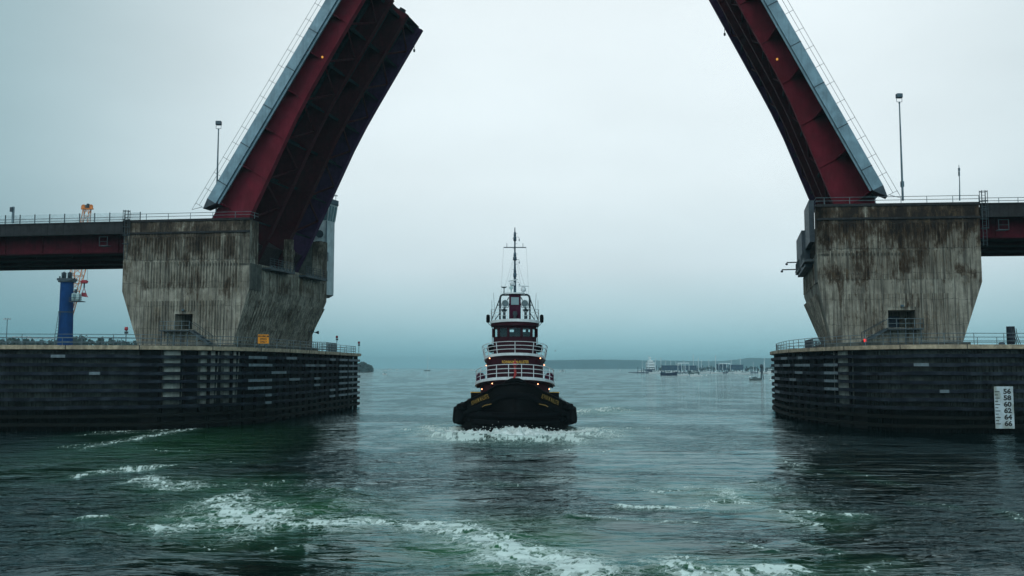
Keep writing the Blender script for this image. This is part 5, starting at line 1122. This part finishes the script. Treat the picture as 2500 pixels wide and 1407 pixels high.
for i, (px, py) in enumerate(sails):
    hm = hk_.get(i, 'bhull'); mh = 16.5 if i in (8, 12, 17) else 13.5
    if i == 1: mh = 17
    key = ('s', hm, mh); col = {'bhull': 'white', 'bnavy': 'navy', 'bgrey': 'grey green'}[hm]
    o = place(key, lambda hm=hm, mh=mh: sailboat(hm, 10.5, mh), px, py, rs.uniform(20, 29), 10.5, rs.choice([.1, -.15, .25, 3.0, 3.2]), '', 'sailboats in the marina')
    o['label'] = '%s hulled sailboat in the marina, number %s counting its sailboats from the left' % (col, ['one','two','three','four','five','six','seven','eight','nine','ten','eleven','twelve','thirteen','fourteen','fifteen','sixteen','seventeen','eighteen'][i])
motors = [(1567, 909, 18, 'bhull', .1, 'small white motorboat at the left end of the marina'), (1599, 913, 26, 'bhull', .1, 'white motorboat in front of the tall white yacht'),
 (1633, 917, 36, 'bnavy', .05, 'long navy hulled boat with cream cabin in front of the marina'), (1667, 918, 22, 'bhull', .1, 'white cruiser just right of the navy hulled boat'),
 (1694, 913.5, 24, 'bgrey', .1, 'low dark hulled boat behind the small white launch'), (1698, 919.5, 22, 'bhull', 3.1, 'small white launch nearest the two white buoys'),
 (1722, 912.5, 23, 'bhull', .2, 'white boat in the middle of the marina below the pilings'), (1770, 911.5, 10, 'bnavy', 3.1, 'small navy boat right of the long white sailboat'),
 (1788, 912, 18, 'bhull', .4, 'white cruiser left of the crowded pair of white cruisers'), (1805, 913, 20, 'bhull', 3.0, 'left of two crowded white cruisers in the marina'),
 (1820, 914.5, 23, 'bhull', .1, 'right of two crowded white cruisers in the marina'), (1840, 911, 14, 'bhull', .2, 'small white boat behind the wooden piling dolphin'),
 (1862, 913, 20, 'bhull', 3.2, 'white boat just right of the wooden piling dolphin'), (1881, 913, 15, 'bhull', 1.2, 'white stern facing boat beside the right fender end')]
for px, py, lp, hm, rz, lb in motors: place(('m', hm), lambda hm=hm: motorboat(hm, 9), px, py, lp*1.15, 9, rz, lb, GM)
place(('m2', 'bgrey'), lambda: motorboat('bgrey', 9, cab='bgrey'), 1844, 929, 30, 9, .05, 'grey lobster boat in front of the wooden piling dolphin', 'small boats under way or anchored')
OB = 'small boats out on the open water'
place(('t', 1), lambda: motorboat('bhull', 7, True), 939, 915, 11, 7, 2.6, 'small white boat with a dark flat top near the left fender', OB)
place(('s', 'bhull', 13.5), None, 940, 905, 8, 10.5, .2, 'faint white sailboat left of the tall masted ones at the left', OB)
place(('s', 'bhull', 16.5), None, 952, 903, 8, 10.5, .3, 'bright white sailboat on the horizon near the left fender', OB)
place(('m', 'bhull'), None, 968.5, 903.5, 8, 9, .2, 'small white boat between the bright sailboat and the tall mast', OB)
place(('m', 'bhull'), None, 890, 908.5, 9, 9, .1, 'white boat lying before the dark wooded point', OB)
place(('m', 'bhull'), None, 1098, 904.5, 6, 9, 3.1, 'white boat throwing a wake left of the tug', OB)
place(('m', 'bhull'), None, 1153, 904.5, 8, 9, 3.0, 'white speedboat just left of the tug', OB)
place(('t', 1), None, 1373, 907.5, 10, 7, .9, 'small white boat with raised top just right of the tug', OB)
place(('m', 'bhull'), None, 1402, 904, 5, 9, .2, 'tiny white boat right of the boat with raised top', OB)
place(('m', 'bhull'), None, 1452, 904.5, 7, 9, .4, 'white boat halfway between the tug and the marina', OB)
place(('m', 'bhull'), None, 1513, 904.8, 5, 9, .9, 'tiny white boat left of the marina', OB)
sb = sailboat('bgrey', 12, 34, 'alu'); sb.location = G(1043, 906.2); s_ = 1.0; sb.rotation_euler = (0, 0, .5); sb['label'] = 'lone sailboat with a very tall pale mast left of the tug'
for px, x0 in ((1112, 1104), (1158, 1150)):
    p = G(px, 904.3); mb = MB(); r = random.Random(px)
    for _ in range(120): mb.box((p.x+r.uniform(-12, 16), p.y+r.uniform(-6, 6), r.uniform(0, .8)), (r.uniform(.5, 2.4), .8, r.uniform(.2, .8)))
    solo(mb, 'wake', M['white'], 'thin white wake behind the boat %s' % ('throwing spray left of the tug' if px < 1130 else 'closest to the left side of the tug'), 'wake', kind='stuff')
# big white yacht, bow on
p = G(1590, 910.5); yk = thing('motor_yacht', (p.x, p.y, 0), 'tall white three deck motor yacht seen bow on in the marina', 'yacht'); k = p.y/FP
mb = MB(); mb.prism([(-9.5*k, 0), (0, -10), (9.5*k, 0), (9.5*k, 25), (-9.5*k, 25)], -.3, 4.2); build(mb, 'hull', M['bnavy'], yk, local=True)
for z0, z1, hwx in ((4.2, 5.4, 9), (6.4, 8.6, 9), (9.4, 12.0, 8.6), (12.6, 14.6, 5)): mb = MB(); mb.box((0, 8, (z0+z1)/2), (2*hwx*k, 16, z1-z0)); build(mb, 'deck_level', M['bhull'], yk, local=True)
for z0, z1, hwx in ((5.4, 6.4, 8.4), (8.6, 9.4, 8), (12.0, 12.6, 4.6)): mb = MB(); mb.box((0, 8.5, (z0+z1)/2), (2*hwx*k, 14, z1-z0)); build(mb, 'window_band', M['bglass'], yk, local=True)
mb = MB(); mb.box((0, 8, 15.6), (1.2, 1, 2)); mb.lathe((0, 8, 16.6), [(.3, 0), (1.3, .5), (1.3, 1.2), (.3, 1.8)], 10); build(mb, 'radar_mast', M['bhull'], yk, local=True)
# marina buildings and pilings
def far_box(name, px0, px1, yt, yb, D, dep_, m, label, cat, roof=None):
    a, c = W(px0, yt, D), W(px1, yb, D); r = thing(name, ((a.x+c.x)/2, D, c.z), label, cat); w_ = c.x-a.x; h_ = a.z-c.z
    mb = MB(); mb.box((0, dep_/2, h_/2), (w_, dep_, h_)); wl = build(mb, 'wall', M[m], r, local=True)
    mb = MB(); mb.prism([(-w_/2-.4, -.4), (w_/2+.4, -.4), (w_/2+.4, dep_+.4), (-w_/2-.4, dep_+.4)], h_, h_+.5); build(mb, 'roof', M[roof or m], r, local=True)
    nw = max(2, int(w_/6)); 
    for i in range(min(nw, 8)): mb = MB(); mb.box((-w_/2+w_*(i+.5)/min(nw, 8), -.05, h_*.5), (w_/min(nw, 8)*.5, .1, h_*.3)); build(mb, 'window', M['bglass'] if m != 'shed' else M['towerd'], r, local=True)
far_box('boat_shed', 1618, 1664, 893.5, 904.5, 1080, 12, 'shed', 'long low navy dock shed behind the marina masts', 'shed')
far_box('boat_shed', 1671, 1700, 894, 904, 1085, 12, 'shed', 'navy dock shed right of the pale container', 'shed')
far_box('dock_container', 1652, 1663, 889, 893, 1082, 6, 'shedw', 'pale white container on top of the long navy shed', 'container')
far_box('boat_shed', 1755, 1776, 890.5, 904, 1060, 12, 'shed', 'navy boat shed under the right hand gangway frame', 'shed')
far_box('boat_shed', 1786, 1815, 892, 903, 1090, 12, 'shed', 'dark shed between the gangway frame and the piling dolphin', 'shed')
for a, c, yt, lb in ((1655, 1682, 887, 'pale steel gangway frame above the long navy shed'), (1755, 1783, 888, 'pale steel gangway frame in the right half of the marina')):
    mb = MB(); D = 1055; p, q = W(a, yt, D), W(c, yt, D); b_ = W(a, 905, D).z
    for k in range(4): u_ = p.lerp(q, k/3); mb.box((u_.x, D, (u_.z+b_)/2), (.5, .5, u_.z-b_))
    mb.box(((p.x+q.x)/2, D, p.z), (q.x-p.x, 1.5, 1.2)); solo(mb, 'gangway_frame', M['alu'], lb, 'dock frame')
rp = random.Random(31); first = None
for i in range(52):
    px = 1558+i*6.3+rp.uniform(-2, 2); D = rp.uniform(985, 1040); hgt = rp.uniform(5, 8.6)
    if first is None:
        mb = MB(); mb.lathe((0, 0, -1), [(.36, 0), (.32, 8), (.1, 8.4)], 8); first = o = build(mb, 'dock_piling', M['shed'])
    else: o = link(first.copy())
    o.location = ((px-1250)/FP*D, D, 0); o.scale = (1, 1, hgt/7.4); props(o, 'dark timber piling standing among the moored boats of the marina', 'piling', 'dock pilings in the marina')
mb = MB(); mb.prism([((1556-1250)/FP*1045, 1045), ((1890-1250)/FP*1045, 1045), ((1890-1250)/FP*1045, 1130), ((1556-1250)/FP*1045, 1130)], -.5, .7); solo(mb, 'dock', M['shed'], 'long low dark dock running behind the moored boats', 'dock')
rp = random.Random(9)
for i in range(34):     # low shrubs and trees on the dock land behind
    px = 1612+i*8.2+rp.uniform(-3, 3)
    if px > 1888: break
    D = 1125; r = thing('tree', ((px-1250)/FP*D, D, 1), 'dark leafy tree on the land behind the marina sheds', 'tree', 'trees behind the marina'); H = rp.uniform(3.5, 7.5)
    mb = MB(); mb.tube([(0, 0, 0), (0, 0, H*.6)], [.3, .15], 5); build(mb, 'trunk', M['trunk'], r, local=True)
    mb = MB()
    for _ in range(70):
        q = V(rp.gauss(0, 1), rp.gauss(0, 1), rp.gauss(0, .8))*H*.2+V(0, 0, H*.62); d1 = V(rp.gauss(0, 1), rp.gauss(0, 1), rp.gauss(0, 1)).normalized()*.55; d2 = d1.cross(V(rp.gauss(0, 1), 1, rp.gauss(0, 1)).normalized()).normalized()*.55
        mb.add([q-d1, q-d2, q+d1, q+d2], [(0, 1, 2, 3)])
    build(mb, 'crown', M['leaf'], r, local=True, recalc=False)
# dolphin
p = G(1860, 925.5); k = p.y/FP; dl = thing('piling_dolphin', (p.x, p.y, 0), 'tall dark wooden piling dolphin with round top, right of the marina', 'dolphin')
mb = MB(); mb.tube([(-2.2*k, 0, -1), (-.3*k, 0, 30*k)], 1.3*k, 8); build(mb, 'pile', M['darkst'], dl, local=True)
mb = MB(); mb.tube([(4.5*k, 0, -1), (.6*k, 0, 27*k)], 1.1*k, 8); build(mb, 'pile', M['darkst'], dl, local=True)
mb = MB(); mb.tube([(.6*k, 5*k, -1), (.2*k, .6*k, 28*k)], 1.1*k, 8); build(mb, 'pile', M['darkst'], dl, local=True)
mb = MB(); mb.lathe((0, 0, 26*k), [(2.2*k, 0), (4*k, 2*k), (4.2*k, 6*k), (3*k, 9*k), (1*k, 9.6*k)], 12); build(mb, 'cap', M['darkst'], dl, local=True)
# buoys
fb = None
for px, py, lb in ((1680, 917.2, 'small white mooring buoy left of the white launch, farthest left'), (1713, 918.6, 'small white mooring buoy just right of the white launch'), (1724.5, 918, 'white mooring buoy right of the launch, second of a close pair'), (1881, 928.6, 'bright white mooring buoy nearest the right fender'), (1736, 912.5, 'tiny white buoy beside the long white sailboat'), (1777, 913.2, 'tiny white buoy below the right gangway frame'), (1831, 922, 'white buoy at the bow of the grey lobster boat')):
    if fb is None: mb = MB(); mb.lathe((0, 0, -.2), [(.1, 0), (.42, .2), (.5, .5), (.42, .8), (.1, 1.0)], 12); fb = o = build(mb, 'mooring_buoy', M['bhull'])
    else: o = link(fb.copy())
    o.location = G(px, py); props(o, lb, 'buoy', 'white mooring buoys')
# gull
c = W(1356, 857, 160); mb = MB(); mb.lathe(c, [(.01, -.22), (.06, -.12), (.08, 0), (.05, .14), (.01, .24)], 8, 'Y')
for sgn in (-1, 1): mb.add([c+V(0, -.06, .03), c+V(0, .08, .03), c+V(sgn*.28, .05, .16), c+V(sgn*.28, -.08, .16), c+V(sgn*.55, .12, .05), c+V(0, 0, .0)], [(0, 1, 2, 3), (3, 2, 4), (0, 3, 5)])
o = solo(mb, 'seagull', M['bird'], 'single gull flying right of the tug above the hills', 'bird', recalc=False)
